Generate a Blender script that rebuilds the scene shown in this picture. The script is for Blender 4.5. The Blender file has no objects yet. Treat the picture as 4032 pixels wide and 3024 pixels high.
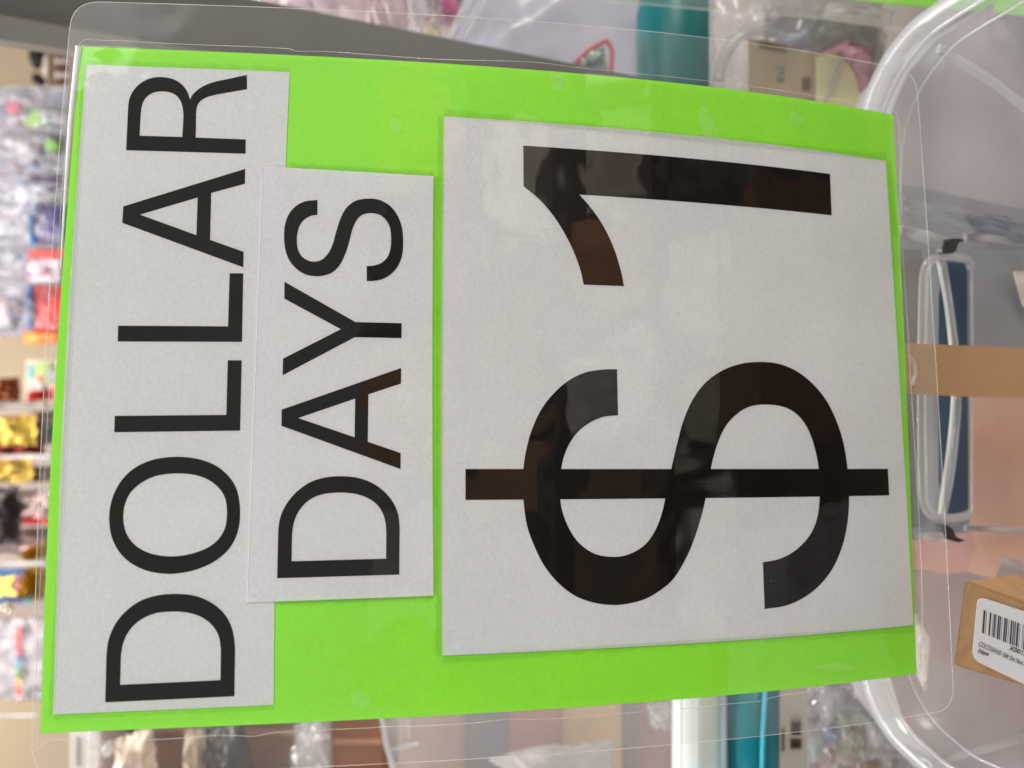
import bpy, bmesh, math, random
from mathutils import Vector, Matrix, noise
from mathutils.geometry import tessellate_polygon
S = bpy.context.scene
random.seed(7)
# ------------------------------------------------------------ camera
FP = 3028.0                                    # focal length in photo pixels (4032 wide)
TH = math.radians(25)                          # the phone looks 25 degrees down, turned on its side
CAM = Vector((0, 0, 1.3))
RT = Vector((1, 0, 0)); FW = Vector((0, math.cos(TH), -math.sin(TH))); UP = Vector((0, math.sin(TH), math.cos(TH)))
cd = bpy.data.cameras.new('camera'); cam = bpy.data.objects.new('camera', cd); S.collection.objects.link(cam)
cam.matrix_world = Matrix(((-UP.x, RT.x, -FW.x, CAM.x), (-UP.y, RT.y, -FW.y, CAM.y), (-UP.z, RT.z, -FW.z, CAM.z), (0, 0, 0, 1)))
cd.sensor_fit = 'HORIZONTAL'; cd.sensor_width = 36; cd.lens = FP/4032*36
cd.clip_start = 0.02; cd.clip_end = 60
cd.dof.use_dof = True; cd.dof.focus_distance = 0.262; cd.dof.aperture_fstop = 8.0
S.camera = cam
# ------------------------------------------------------------ world and lamps (shop interior, ceiling light and added fill lamps)
w = bpy.data.worlds.new('World'); S.world = w; w.use_nodes = True
w.node_tree.nodes['Background'].inputs[0].default_value = (0.80, 0.82, 0.81, 1)
w.node_tree.nodes['Background'].inputs[1].default_value = 0.42
S.view_settings.view_transform = 'Standard'; S.view_settings.look = 'None'
S.cycles.transparent_max_bounces = 24; S.cycles.max_bounces = 10
S.view_settings.exposure = -0.49; S.view_settings.gamma = 1
def lamp(name, loc, target, size, power, col, sy=None):
    l = bpy.data.lights.new(name, 'AREA'); l.shape = 'RECTANGLE'; l.size = size; l.size_y = sy or size
    l.energy = power; l.color = col
    o = bpy.data.objects.new(name, l); S.collection.objects.link(o); o.location = loc
    o.rotation_euler = (Vector(target)-Vector(loc)).to_track_quat('-Z', 'Y').to_euler()
    return o
lamp('ceiling_light', (-0.52, -0.10, 1.80), (0, 0.24, 1.32), 0.42, 4.3, (0.93, 0.98, 1.0), 0.5)
lamp('side_ceiling_light', (0.58, -0.04, 1.80), (0, 0.24, 1.32), 0.42, 2.9, (1.0, 0.98, 0.94), 0.5)
lamp('back_ceiling_light', (-0.3, 1.3, 2.5), (0, 1.7, 1.2), 1.2, 33.0, (1.0, 0.94, 0.87), 0.6)  # added fill without a known fitting, brightens the rear wall and packets
lamp('window_light', (-1.9, -0.4, 1.5), (0, 0.25, 1.1), 1.0, 14.0, (0.92, 0.97, 1.0), 0.9)  # unseen fill added from the left, no known window
lamp('shelf_light', (0.0, 0.85, 2.0), (0, 0.55, 1.1), 1.0, 18.0, (1.0, 0.97, 0.97), 0.3)  # added fill to brighten the goods behind the sign
lamp('aisle_light', (1.5, -.6, 1.5), (-.2, -1.5, .35), 0.7, 40.0, (1.0, 0.93, 0.85), 0.5)  # added lamp for the crates and cartons mirrored in the laminate

# ------------------------------------------------------------ materials
def lin(c):
    return tuple(((v/255)/12.92 if v/255 <= .04045 else ((v/255+.055)/1.055)**2.4) for v in c)
def newmat(name):
    m = bpy.data.materials.new(name); m.use_nodes = True; nt = m.node_tree
    for n in list(nt.nodes): nt.nodes.remove(n)
    out = nt.nodes.new('ShaderNodeOutputMaterial')
    return m, nt, out
def N(nt, t, **k):
    n = nt.nodes.new(t)
    for a, b in k.items():
        if a in n.inputs: n.inputs[a].default_value = b
        else: setattr(n, a, b)
    return n
def noisy_color(nt, col, amt, scale, detail=3, stretch=(1, 1, 1), col2=None):
    tc = N(nt, 'ShaderNodeTexCoord'); mp = N(nt, 'ShaderNodeMapping'); mp.inputs['Scale'].default_value = stretch
    nz = N(nt, 'ShaderNodeTexNoise'); nz.inputs['Scale'].default_value = scale; nz.inputs['Detail'].default_value = detail
    nt.links.new(tc.outputs['Object'], mp.inputs[0]); nt.links.new(mp.outputs[0], nz.inputs['Vector'])
    cr = N(nt, 'ShaderNodeValToRGB')
    a = tuple(max(0, v*(1-amt)) for v in col)+(1,); b = (tuple(min(1, v*(1+amt)) for v in col) if col2 is None else col2)+(1,)
    cr.color_ramp.elements[0].position = .36; cr.color_ramp.elements[0].color = a
    cr.color_ramp.elements[1].position = .64; cr.color_ramp.elements[1].color = b
    nt.links.new(nz.outputs['Fac'], cr.inputs[0])
    return cr, nz
def bump(nt, scale, strength, dist=0.001, detail=2):
    tc = N(nt, 'ShaderNodeTexCoord'); nz = N(nt, 'ShaderNodeTexNoise'); nz.inputs['Scale'].default_value = scale; nz.inputs['Detail'].default_value = detail
    nt.links.new(tc.outputs['Object'], nz.inputs['Vector'])
    b = N(nt, 'ShaderNodeBump'); b.inputs['Strength'].default_value = strength; b.inputs['Distance'].default_value = dist
    nt.links.new(nz.outputs['Fac'], b.inputs['Height'])
    return b
MC = {}
def solid(name, col, rough=.5, amt=.08, scale=60, bscale=None, bstr=.3, bdist=.001, metal=0, spec=.5, stretch=(1, 1, 1), emit=None, subsurf=0):
    if name in MC: return MC[name]
    m, nt, out = newmat(name); p = N(nt, 'ShaderNodeBsdfPrincipled')
    cr, nz = noisy_color(nt, col, amt, scale, stretch=stretch); nt.links.new(cr.outputs[0], p.inputs['Base Color'])
    p.inputs['Roughness'].default_value = rough; p.inputs['Metallic'].default_value = metal; p.inputs['Specular IOR Level'].default_value = spec
    if bscale: nt.links.new(bump(nt, bscale, bstr, bdist).outputs[0], p.inputs['Normal'])
    nt.links.new(p.outputs[0], out.inputs[0]); MC[name] = m; return m
def film(name, col, haze=.15, rough=.12, bscale=30, bstr=.6, bdist=.004, ior=1.45, tint=(1, 1, 1), hv=.5, gl=1.0, patch=None):
    """clear plastic: transparent, a little milky, glossy by Fresnel"""
    if name in MC: return MC[name]
    m, nt, out = newmat(name)
    tr = N(nt, 'ShaderNodeBsdfTransparent'); tr.inputs[0].default_value = tint+(1,)
    df = N(nt, 'ShaderNodeBsdfDiffuse'); df.inputs[0].default_value = col+(1,)
    tl = N(nt, 'ShaderNodeBsdfTranslucent'); tl.inputs[0].default_value = col+(1,)
    md = N(nt, 'ShaderNodeMixShader'); md.inputs[0].default_value = .35
    nt.links.new(df.outputs[0], md.inputs[1]); nt.links.new(tl.outputs[0], md.inputs[2])
    mx = N(nt, 'ShaderNodeMixShader')
    tc = N(nt, 'ShaderNodeTexCoord'); nz = N(nt, 'ShaderNodeTexNoise'); nz.inputs['Scale'].default_value = bscale*.7; nz.inputs['Detail'].default_value = 4
    nt.links.new(tc.outputs['Object'], nz.inputs['Vector'])
    mr = N(nt, 'ShaderNodeMapRange'); mr.inputs['From Min'].default_value = .3; mr.inputs['From Max'].default_value = .7
    mr.inputs['To Min'].default_value = haze*(1-hv); mr.inputs['To Max'].default_value = min(1, haze*(1+hv))
    nt.links.new(nz.outputs['Fac'], mr.inputs['Value']); nt.links.new(mr.outputs[0], mx.inputs[0])
    nt.links.new(tr.outputs[0], mx.inputs[1]); nt.links.new(md.outputs[0], mx.inputs[2])
    g = N(nt, 'ShaderNodeBsdfGlossy'); g.inputs['Roughness'].default_value = rough
    b = bump(nt, bscale, bstr, bdist); nt.links.new(b.outputs[0], g.inputs['Normal'])
    fr = N(nt, 'ShaderNodeLayerWeight'); fr.inputs[0].default_value = .5; nt.links.new(b.outputs[0], fr.inputs['Normal'])
    pw = N(nt, 'ShaderNodeMath', operation='POWER'); pw.inputs[1].default_value = 4.0; nt.links.new(fr.outputs['Facing'], pw.inputs[0])
    f0 = ((ior-1)/(ior+1))**2
    mu = N(nt, 'ShaderNodeMath', operation='MULTIPLY_ADD'); mu.inputs[1].default_value = gl*.8; mu.inputs[2].default_value = f0*gl; nt.links.new(pw.outputs[0], mu.inputs[0])
    if patch:                          # where the laminate has bonded flat it shines more than where it has not
        pz = N(nt, 'ShaderNodeTexNoise'); pz.inputs['Scale'].default_value = patch; pz.inputs['Detail'].default_value = 9; pz.inputs['Roughness'].default_value = .62
        nt.links.new(tc.outputs['Object'], pz.inputs['Vector'])
        pr = N(nt, 'ShaderNodeValToRGB'); pr.color_ramp.elements[0].position = .44; pr.color_ramp.elements[0].color = (.72, .72, .72, 1)
        pr.color_ramp.elements[1].position = .60; pr.color_ramp.elements[1].color = (1, 1, 1, 1)
        e2 = pr.color_ramp.elements.new(.46); e2.color = (.84, .84, .84, 1); e3 = pr.color_ramp.elements.new(.535); e3.color = (.86, .86, .86, 1); e4 = pr.color_ramp.elements.new(.545); e4.color = (.9, .9, .9, 1)
        nt.links.new(pz.outputs['Fac'], pr.inputs[0])
        m0 = N(nt, 'ShaderNodeMath', operation='MULTIPLY'); nt.links.new(mu.outputs[0], m0.inputs[0]); nt.links.new(pr.outputs[0], m0.inputs[1]); mu = m0
    m2 = N(nt, 'ShaderNodeMixShader'); nt.links.new(mu.outputs[0], m2.inputs[0]); nt.links.new(mx.outputs[0], m2.inputs[1]); nt.links.new(g.outputs[0], m2.inputs[2])
    nt.links.new(m2.outputs[0], out.inputs[0]); MC[name] = m; return m
def c_(r, g, b): return lin((r, g, b))

# ------------------------------------------------------------ object helpers
def link(name, bm, mat, parent=None, smooth=False):
    me = bpy.data.meshes.new(name); bm.normal_update(); bm.to_mesh(me); bm.free()
    me.materials.append(mat)
    if smooth:
        for p in me.polygons: p.use_smooth = True
    o = bpy.data.objects.new(name, me); S.collection.objects.link(o)
    if parent is not None:
        o.parent = parent; o.matrix_parent_inverse = parent.matrix_world.inverted()
    return o
def tag(o, label, cat, group=None):
    o['label'] = label; o['category'] = cat
    if group: o['group'] = group
    return o
def struct(o): o['kind'] = 'structure'; return o
def stuff(o): o['kind'] = 'stuff'; return o
def empty(name, loc=(0, 0, 0)):
    o = bpy.data.objects.new(name, None); S.collection.objects.link(o); o.location = loc
    o.empty_display_size = .02
    bpy.context.view_layer.update(); return o
def W(x, y, d):                       # a photo position (4032x3024) at distance d along the view axis -> a place in the shop
    return CAM + FW*d + RT*((1512-y)/FP*d) + UP*((2016-x)/FP*d)
K = 4032/2212
def T(x, y, d): return W(x*K, y*K, d)
def spline(pts, n=6, closed=False):
    P = [Vector(p) for p in pts]; out = []; m = len(P)
    rng = range(m if closed else m-1)
    for i in rng:
        p1 = P[i]; p2 = P[(i+1) % m]
        p0 = P[(i-1) % m] if (closed or i > 0) else p1*2-p2
        p3 = P[(i+2) % m] if (closed or i+2 < m) else p2*2-p1
        for k in range(n):
            t = k/n
            out.append(.5*((2*p1)+(p2-p0)*t+(2*p0-5*p1+4*p2-p3)*t*t+(3*p1-p0-3*p2+p3)*t**3))
    if not closed: out.append(P[-1])
    return out
def prism(name, pts, d, thick, mat, parent=None, k=1.0, away=FW, bevel=0, smooth=False):
    """outline at distance d (metres), really thick metres deep"""
    bm = bmesh.new()
    f = [bm.verts.new(W(x*k, y*k, d)) for x, y in pts]; b = [bm.verts.new(v.co+away*thick) for v in f]
    tri = tessellate_polygon([[v.co for v in f]])
    for t in tri: bm.faces.new([f[i] for i in t]); bm.faces.new([b[i] for i in reversed(t)])
    n = len(f)
    for i in range(n): bm.faces.new((f[i], f[(i+1) % n], b[(i+1) % n], b[i]))
    bmesh.ops.recalc_face_normals(bm, faces=bm.faces)
    if bevel:
        bmesh.ops.dissolve_limit(bm, angle_limit=.01, verts=bm.verts, edges=bm.edges)
        bmesh.ops.bevel(bm, geom=[e for e in bm.edges if len(e.link_faces) == 2 and e.calc_face_angle(0) > .6], offset=bevel, segments=2, affect='EDGES', clamp_overlap=True)
    return link(name, bm, mat, parent, smooth)
def rect(x0, y0, x1, y1): return [(x0, y0), (x1, y0), (x1, y1), (x0, y1)]
def tube(name, path, r, mat, parent=None, seg=8, closed=False, flat=1.0):
    bm = bmesh.new(); P = [Vector(p) for p in path]; rings = []
    n = len(P)
    for i, p in enumerate(P):
        a = P[(i-1) % n] if (closed or i) else p; b = P[(i+1) % n] if (closed or i < n-1) else p
        t = (b-a).normalized(); s = t.cross(FW)
        if s.length < 1e-4: s = t.cross(RT)
        s.normalize(); u = s.cross(t)
        rr = r(i/(n-1)) if callable(r) else r
        rings.append([bm.verts.new(p+s*math.cos(q*2*math.pi/seg)*rr+u*math.sin(q*2*math.pi/seg)*rr*flat) for q in range(seg)])
    for i in range(n if closed else n-1):
        A, B = rings[i], rings[(i+1) % n]
        for q in range(seg): bm.faces.new((A[q], A[(q+1) % seg], B[(q+1) % seg], B[q]))
    if not closed:
        bm.faces.new(rings[0]); bm.faces.new(list(reversed(rings[-1])))
    return link(name, bm, mat, parent, True)
def pillow(name, quad, d, bulge, mat, parent=None, k=K, crumple=.15, freq=5, seed=0, n=26, seal=.06, tilt=0):
    """a filled plastic bag or soft packet: two sheets, closed at the rim, crumpled"""
    bm = bmesh.new(); C = [W(x*k, y*k, d) for x, y in quad]
    L = ((C[1]-C[0]).length+(C[3]-C[0]).length)/2
    off = Vector((seed*3.1, seed*1.7, seed))
    g = {}
    for sgn in (1, -1):
        for i in range(n+1):
            for j in range(n+1):
                u, v = i/n, j/n
                rim = i in (0, n) or j in (0, n)
                if rim and sgn == -1: g[(-1, i, j)] = g[(1, i, j)]; continue
                p = C[0]*(1-u)*(1-v)+C[1]*u*(1-v)+C[2]*u*v+C[3]*(1-u)*v
                e = min(u, 1-u, v, 1-v); b = 0 if e < seal else min(1, (e-seal)/.28)
                b = math.sin(b*math.pi/2)**.8
                q = Vector((u*freq, v*freq, 0))+off
                nz = noise.noise(q)+.5*abs(noise.noise(q*2.3))+.35*abs(noise.noise(q*4.9))
                h = bulge*b*(1+crumple*2.2*nz)+bulge*crumple*(.25 if e < seal else .5)*noise.noise(q*3)
                ed = noise.noise_vector(q*1.7)*L*.02*crumple*4
                g[(sgn, i, j)] = bm.verts.new(p-FW*(h*sgn)+ed+FW*tilt*(u-.5))
    for sgn in (1, -1):
        for i in range(n):
            for j in range(n):
                q = [g[(sgn, i, j)], g[(sgn, i+1, j)], g[(sgn, i+1, j+1)], g[(sgn, i, j+1)]]
                if sgn < 0: q.reverse()
                if len(set(q)) == 4:
                    try: bm.faces.new(q)
                    except ValueError: pass
    return link(name, bm, mat, parent, True)
def blob(name, x, y, d, rx, ry, rz, mat, parent=None, k=K, rough=.3, freq=3, seed=0, sub=3, smooth=False):
    bm = bmesh.new(); bmesh.ops.create_icosphere(bm, subdivisions=sub, radius=1)
    c = W(x*k, y*k, d); s = d/FP*k
    for v in bm.verts:
        q = v.co*freq*.5+Vector((seed, seed*2.3, 0)); h = 1+rough*(noise.noise(q)+.5*noise.noise(q*2.4))
        p = v.co*h; v.co = c-UP*(p.x*rx*s)-RT*(p.y*ry*s)+FW*(p.z*rz)
    return link(name, bm, mat, parent, smooth)

# ------------------------------------------------------------ the shape of the sign sheet (bowed card, measured from the photograph)
PP = [-1.91468700e-01, -9.73674777e-02, -5.46538361e-03, 1.42744880e-03, -5.38798782e-03, 2.68674108e-01, 2.97807855e-01,
      1.05013200e-02, -1.50984549e-03, -2.70566191e-03, 1.76136320e-03, -2.81951523e-04, 8.32579128e-04, 3.80753314e-04, 1.28782643e-02]
SW = 0.216
_w = Vector(PP[:3]); SR = Matrix.Rotation(_w.length, 3, _w.normalized()); SC = Vector(PP[3:6]); SH = PP[6]
def s_local(u, v, h=0.0):
    X = (u-.5)*SW*(1+PP[12]*(v-.5))+PP[11]*SW*(v-.5)
    uc = min(max(u, -.12), 1.12)
    Y = -(v-.5)*SH*(1+PP[13]*(u-.5))+PP[14]*SW*4*uc*(1-uc)*(1-2*v)
    Z = PP[7]*4*v*(1-v)+PP[8]*v*(1-v)*(1-2*v)*8+PP[9]*4*u*(1-u)+PP[10]*(u-.5)*(v-.5)*4
    return SR @ Vector((X, Y, -Z-h)) + SC            # x right, y up, z along the view
def s_world(u, v, h=0.0):
    q = s_local(u, v, h); return CAM + RT*q.x + UP*q.y + FW*q.z
def s_px(u, v):
    q = s_local(u, v); return (2016-FP*q.y/q.z, 1512-FP*q.x/q.z)
def uv(x, y):
    u, v = (2950-y)/2750, (x-200)/3400
    for _ in range(12):
        a = s_px(u, v); e = 1e-4; b = s_px(u+e, v); c = s_px(u, v+e)
        j11, j21, j12, j22 = (b[0]-a[0])/e, (b[1]-a[1])/e, (c[0]-a[0])/e, (c[1]-a[1])/e
        dx, dy = x-a[0], y-a[1]; D = j11*j22-j12*j21
        u += (dx*j22-dy*j12)/D; v += (j11*dy-j21*dx)/D
    return u, v
def sheet(name, contours, h, thick, mat, parent, cuts=None):
    """a flat cut-out (outline + holes, in sheet coordinates) bent onto the bow of the sign, with real thickness"""
    P = [[Vector((a*SW, b*SH, 0)) for a, b in c] for c in contours]
    flat = [p for c in P for p in c]
    bm = bmesh.new(); V = [bm.verts.new(p) for p in flat]
    for t in tessellate_polygon(P):
        try: bm.faces.new([V[i] for i in t])
        except ValueError: pass
    vs = [p.y for p in flat]; us = [p.x for p in flat]
    step = .006
    k = math.floor(min(vs)/step)+1
    while k*step < max(vs):
        bmesh.ops.bisect_plane(bm, geom=bm.verts[:]+bm.edges[:]+bm.faces[:], plane_co=(0, k*step, 0), plane_no=(0, 1, 0)); k += 1
    step = .012; k = math.floor(min(us)/step)+1
    while k*step < max(us):
        bmesh.ops.bisect_plane(bm, geom=bm.verts[:]+bm.edges[:]+bm.faces[:], plane_co=(k*step, 0, 0), plane_no=(1, 0, 0)); k += 1
    bmesh.ops.remove_doubles(bm, verts=bm.verts, dist=1e-7)
    bm.normal_update()
    if bm.faces and sum(f.normal.z*f.calc_area() for f in bm.faces) < 0: bmesh.ops.reverse_faces(bm, faces=bm.faces)
    if thick:
        bd = [e for e in bm.edges if len(e.link_faces) == 1]
        ex = bmesh.ops.extrude_edge_only(bm, edges=bd)
        low = {v for v in ex['geom'] if isinstance(v, bmesh.types.BMVert)}
    else: low = set()
    for v in bm.verts: v.co = s_world(v.co.x/SW, v.co.y/SH, h-thick if v in low else h)
    bmesh.ops.recalc_face_normals(bm, faces=bm.faces)
    return link(name, bm, mat, parent)
def crop(pts, ox, oy, k): return [(ox+x*k, oy+y*k) for x, y in pts]
def contour(runs):
    """runs: ('l', pts) straight, ('c', pts) smooth; photo pixels -> sheet coordinates"""
    out = []
    for kind, pts in runs:
        if kind == 'l': q = pts
        elif kind == 'c': q = [tuple(p) for p in spline([(x, y, 0) for x, y in pts], 5)]
        else: q = [tuple(p) for p in spline([(x, y, 0) for x, y in pts], 5, True)]
        for p in q:
            p = (p[0], p[1])
            if not out or (abs(out[-1][0]-p[0])+abs(out[-1][1]-p[1])) > .5: out.append(p)
    if abs(out[0][0]-out[-1][0])+abs(out[0][1]-out[-1][1]) < .5: out.pop()
    return [uv(*p) for p in out]

# ============================================================ SETTING
m_wall = solid('cream_wall', c_(226, 206, 176), .8, .04, 3, 200, .1)
m_mauve = solid('mauve_wall', c_(158, 148, 150), .8, .10, 6)
m_ceil = solid('room_dark', (.20, .15, .11), .9, .5, 1.2)
m_board = solid('shelf_board', c_(170, 160, 156), .6, .08, 20)
def box(name, a, b, mat, parent=None, bev=0):
    bm = bmesh.new(); bmesh.ops.create_cube(bm, size=1)
    a = Vector(a); b = Vector(b)
    for v in bm.verts: v.co = Vector(((a+b).x/2+v.co.x*(b-a).x, (a+b).y/2+v.co.y*(b-a).y, (a+b).z/2+v.co.z*(b-a).z))
    if bev: bmesh.ops.bevel(bm, geom=bm.edges[:], offset=bev, segments=2, affect='EDGES')
    return link(name, bm, mat, parent)
struct(box('floor', (-3, -2.2, -.05), (3, 2.3, 0), solid('brown_floor', c_(150, 112, 78), .5, .18, 4)))
struct(box('wall', (-3, 2.2, 0), (3, 2.3, 3.0), m_wall))
struct(box('back_wall', (-3, -2.3, 0), (3, -2.2, 1.95), m_ceil))
struct(box('shelf_board', (-.8, -.02, .80), (.8, .75, .82), m_board))

# ============================================================ THE SIGN
neon = None
m, nt, out = newmat('neon_green_card'); p = N(nt, 'ShaderNodeBsdfPrincipled')
cr, nz = noisy_color(nt, (.30, .87, .040), .03, 700, 6, col2=(.303, .874, .042)); cr.color_ramp.elements[0].position = .40; cr.color_ramp.elements[1].position = .60
nt.links.new(cr.outputs[0], p.inputs['Base Color']); p.inputs['Roughness'].default_value = .6
nt.links.new(bump(nt, 700, .18, .0005).outputs[0], p.inputs['Normal']); nt.links.new(p.outputs[0], out.inputs[0]); neon = m
# white paper: thin enough that a little of the card below shows through
m, nt, out = newmat('white_paper'); p = N(nt, 'ShaderNodeBsdfPrincipled')
cr, nz = noisy_color(nt, (.86, .82, .89), .04, 900, 3); nt.links.new(cr.outputs[0], p.inputs['Base Color']); p.inputs['Roughness'].default_value = .7
nt.links.new(bump(nt, 900, .35, .0003).outputs[0], p.inputs['Normal'])
tr = N(nt, 'ShaderNodeBsdfTransparent'); mx = N(nt, 'ShaderNodeMixShader'); mx.inputs[0].default_value = .19
nt.links.new(p.outputs[0], mx.inputs[1]); nt.links.new(tr.outputs[0], mx.inputs[2]); nt.links.new(mx.outputs[0], out.inputs[0]); paper_m = m
m_ink = solid('black_ink', (.0026, .0016, .0011), .7, .35, 500, spec=.2)
m_lam = film('clear_laminate', (.8, .8, .8), 0.0004, .03, 30, .55, .0012, 1.5, hv=.9, gl=1.9, patch=15)
m_marg = film('laminate_margin', (.62, .60, .60), 0.10, .08, 26, .5, .0012, 1.42, hv=.35)
m_edge = film('laminate_edge', (.95, .93, .90), .36, .12, 60, .4, .001, 1.6)
m_edge2 = film('laminate_seam', (.85, .82, .80), .26, .12, 90, .4, .001, 1.6)
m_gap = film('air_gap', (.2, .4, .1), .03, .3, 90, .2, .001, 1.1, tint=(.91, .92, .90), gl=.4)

sign = empty('laminated_sign', s_world(.5, 1))
tag(sign, 'laminated neon green price sign with black DOLLAR DAYS and $ 1 on white paper strips', 'sign')
def px(pts): return [uv(*p) for p in pts]
card = sheet('green_card', [px([(321, 183), (3518, 453), (3609, 2652), (160, 2887)])], 0, .0005, neon, sign)
A = [(341, 256), (1141, 285), (1078, 2774), (212, 2812)]
B = [(1036, 658), (1706, 696), (1706, 2344), (975, 2371)]
Cc = [(1748, 459), (3485, 635), (3594, 2461), (1741, 2581)]
pa = sheet('paper_strip', [px(A)], .00028, .00025, paper_m, sign)
pb = sheet('paper_strip', [px(B)], .00062, .00022, paper_m, sign)
pc = sheet('paper_panel', [px(Cc)], .00028, .00025, paper_m, sign)
pa['label'] = 'white paper strip printed DOLLAR'; pb['label'] = 'white paper strip printed DAYS'; pc['label'] = 'white paper panel printed with the dollar sign and the figure 1'
k1 = 800/1659; k2 = 700/1659
for par_, (a, b) in ((pb, (B[0], B[3])), (pa, (A[0], A[3]))):
    q = [uv(a[0]+(b[0]-a[0])*t/30, a[1]+(b[1]-a[1])*t/30) for t in range(31)]
    tube('cut_edge', [s_world(u, v, .00066 if par_ is pb else .0003) for u, v in q], .00013, solid('paper_cut_edge', (.95, .95, .97), .5, .01, 50), par_, 6)  # cut edge coloured whiter for the light it catches
s1 = lambda *p: crop(p, 300, 200, k1); s2 = lambda *p: crop(p, 300, 900, k1); s3 = lambda *p: crop(p, 200, 1700, k1); s4 = lambda *p: crop(p, 200, 2200, k1)
s5 = lambda *p: crop(p, 1000, 700, k2); s6 = lambda *p: crop(p, 1000, 1300, k2); s7 = lambda *p: crop(p, 1000, 1800, k2)
s8 = lambda *p: crop(p, 1950, 500, 1400/2212); s9 = lambda *p: crop(p, 1750, 1350, 900/1357); s10 = lambda *p: crop(p, 2650, 1350, 900/1357)
def letter(name, label, cs, par, h):
    o = sheet(name, [contour(c) for c in cs], h, .00003, m_ink, par); o['label'] = label; return o
ha, hb = .00034, .00068
letter('letter', 'black letter R', [
  [('l', s1((410, 815), (1384, 843), (1386, 727), (978, 712))),
   ('c', s1((978, 712), (980, 560), (983, 485), (1000, 433), (1040, 397), (1100, 372), (1200, 351), (1395, 317))),
   ('c', s1((1397, 200), (1250, 232), (1130, 258), (1040, 292), (978, 335), (947, 370), (932, 402))),
   ('c', s1((932, 402), (905, 330), (860, 275), (800, 238), (720, 220), (640, 222), (560, 248), (490, 303), (445, 373), (428, 450), (419, 620), (410, 815)))],
  [('l', s1((520, 697), (868, 707))), ('c', s1((868, 707), (876, 560), (874, 490), (857, 420), (820, 370), (770, 343), (710, 335), (645, 341), (592, 367), (555, 410), (536, 465), (528, 540), (520, 697)))]], pa, ha)
letter('letter', 'black letter A', [[('l', s1((387, 1273), (1381, 967), (1379, 1088), (1104, 1163), (1095, 1546))+s2((1368, 192), (1366, 318))+s1((379, 1407)))],
                       [('l', s1((523, 1340), (993, 1200), (983, 1508)))]], pa, ha)
letter('letter', 'black letter L, the upper of the pair', [[('l', s2((345, 794), (1241, 800), (1254, 367), (1366, 368), (1355, 926), (341, 923)))]], pa, ha)
letter('letter', 'black letter L beside the O', [[('l', s2((317, 1530), (1227, 1522), (1239, 1076), (1353, 1077), (1340, 1650))+[(451, 1702)])]], pa, ha)
letter('letter', 'black letter O', [
  [('o', s3((479, 700), (492, 590), (530, 480), (600, 372), (700, 287), (830, 231), (980, 206), (1130, 210), (1260, 238), (1370, 290), (1460, 370), (1515, 460), (1540, 560), (1547, 655), (1540, 760), (1510, 865), (1450, 963), (1350, 1050), (1230, 1110), (1100, 1146), (960, 1159), (820, 1142), (700, 1097), (600, 1025), (530, 930), (490, 820)))],
  [('o', s3((595, 670), (612, 580), (655, 495), (730, 425), (830, 371), (940, 346), (1070, 340), (1190, 355), (1290, 393), (1370, 455), (1420, 530), (1438, 615), (1438, 700), (1422, 790), (1375, 870), (1300, 935), (1200, 980), (1090, 1008), (980, 1017), (860, 1004), (760, 970), (680, 915), (625, 840), (600, 760)))]], pa, ha)
letter('letter', 'black letter D', [
  [('l', s4((447, 1170), (457, 790))), ('c', s4((457, 790), (468, 690), (495, 600), (550, 500), (640, 405), (750, 335), (890, 295), (1040, 286), (1180, 302), (1300, 350), (1400, 427), (1460, 515), (1492, 610), (1506, 720))), ('l', s4((1506, 720), (1501, 1120)))],
  [('l', s4((569, 1027), (575, 790))), ('c', s4((575, 790), (590, 700), (625, 615), (680, 542), (760, 482), (860, 443), (980, 430), (1100, 435), (1210, 464), (1295, 518), (1348, 580), (1378, 650), (1390, 740))), ('l', s4((1390, 740), (1387, 989)))]], pa, ha)
letter('letter', 'black letter S', [
  [('l', s5((594, 213), (593, 351))), ('c', s5((593, 351), (530, 362), (470, 397), (430, 450), (408, 520), (402, 600), (415, 680), (450, 740), (510, 778), (575, 787), (640, 765), (700, 700), (740, 610), (770, 500), (810, 380), (860, 290), (930, 230), (1000, 207), (1090, 200), (1180, 216), (1270, 270), (1340, 360), (1380, 470), (1392, 600), (1383, 720), (1350, 815), (1290, 893), (1210, 945), (1130, 965), (1052, 968))),
   ('c', s5((1052, 829), (1120, 823), (1190, 798), (1245, 745), (1272, 670), (1279, 580), (1270, 480), (1235, 405), (1180, 355), (1110, 336), (1040, 341), (985, 370), (945, 425), (915, 500), (890, 600), (855, 710), (800, 820), (730, 888), (650, 917), (570, 922), (480, 905), (400, 855), (335, 780), (298, 690), (283, 580), (290, 450), (325, 350), (390, 272), (480, 226), (594, 213)))]], pb, hb)
letter('letter', 'black letter Y', [[('l', s5((286, 974), (948, 1350), (1377, 1360), (1376, 1499), (942, 1490))+s6((269, 423), (273, 268))+s5((812, 1416), (285, 1131)))]], pb, hb)
letter('letter', 'black letter A', [[('l', s6((260, 743), (1373, 355), (1371, 500), (1068, 600), (1062, 1042), (1368, 1147), (1367, 1296), (258, 893)))], [('l', s6((414, 821), (944, 640), (939, 1000)))]], pb, hb)
letter('letter', 'black letter D', [
  [('l', s7((218, 1127), (228, 690))), ('c', s7((228, 690), (240, 590), (270, 500), (330, 400), (420, 305), (540, 227), (680, 187), (830, 178), (980, 195), (1110, 245), (1220, 325), (1300, 425), (1345, 535), (1359, 650))), ('l', s7((1359, 650), (1355, 1093)))],
  [('l', s7((353, 969), (357, 720))), ('c', s7((357, 720), (372, 620), (405, 530), (460, 450), (540, 385), (640, 346), (750, 331), (860, 331), (970, 347), (1070, 385), (1145, 440), (1195, 510), (1225, 600), (1234, 700))), ('l', s7((1234, 700), (1232, 945)))]], pb, hb)
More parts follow.
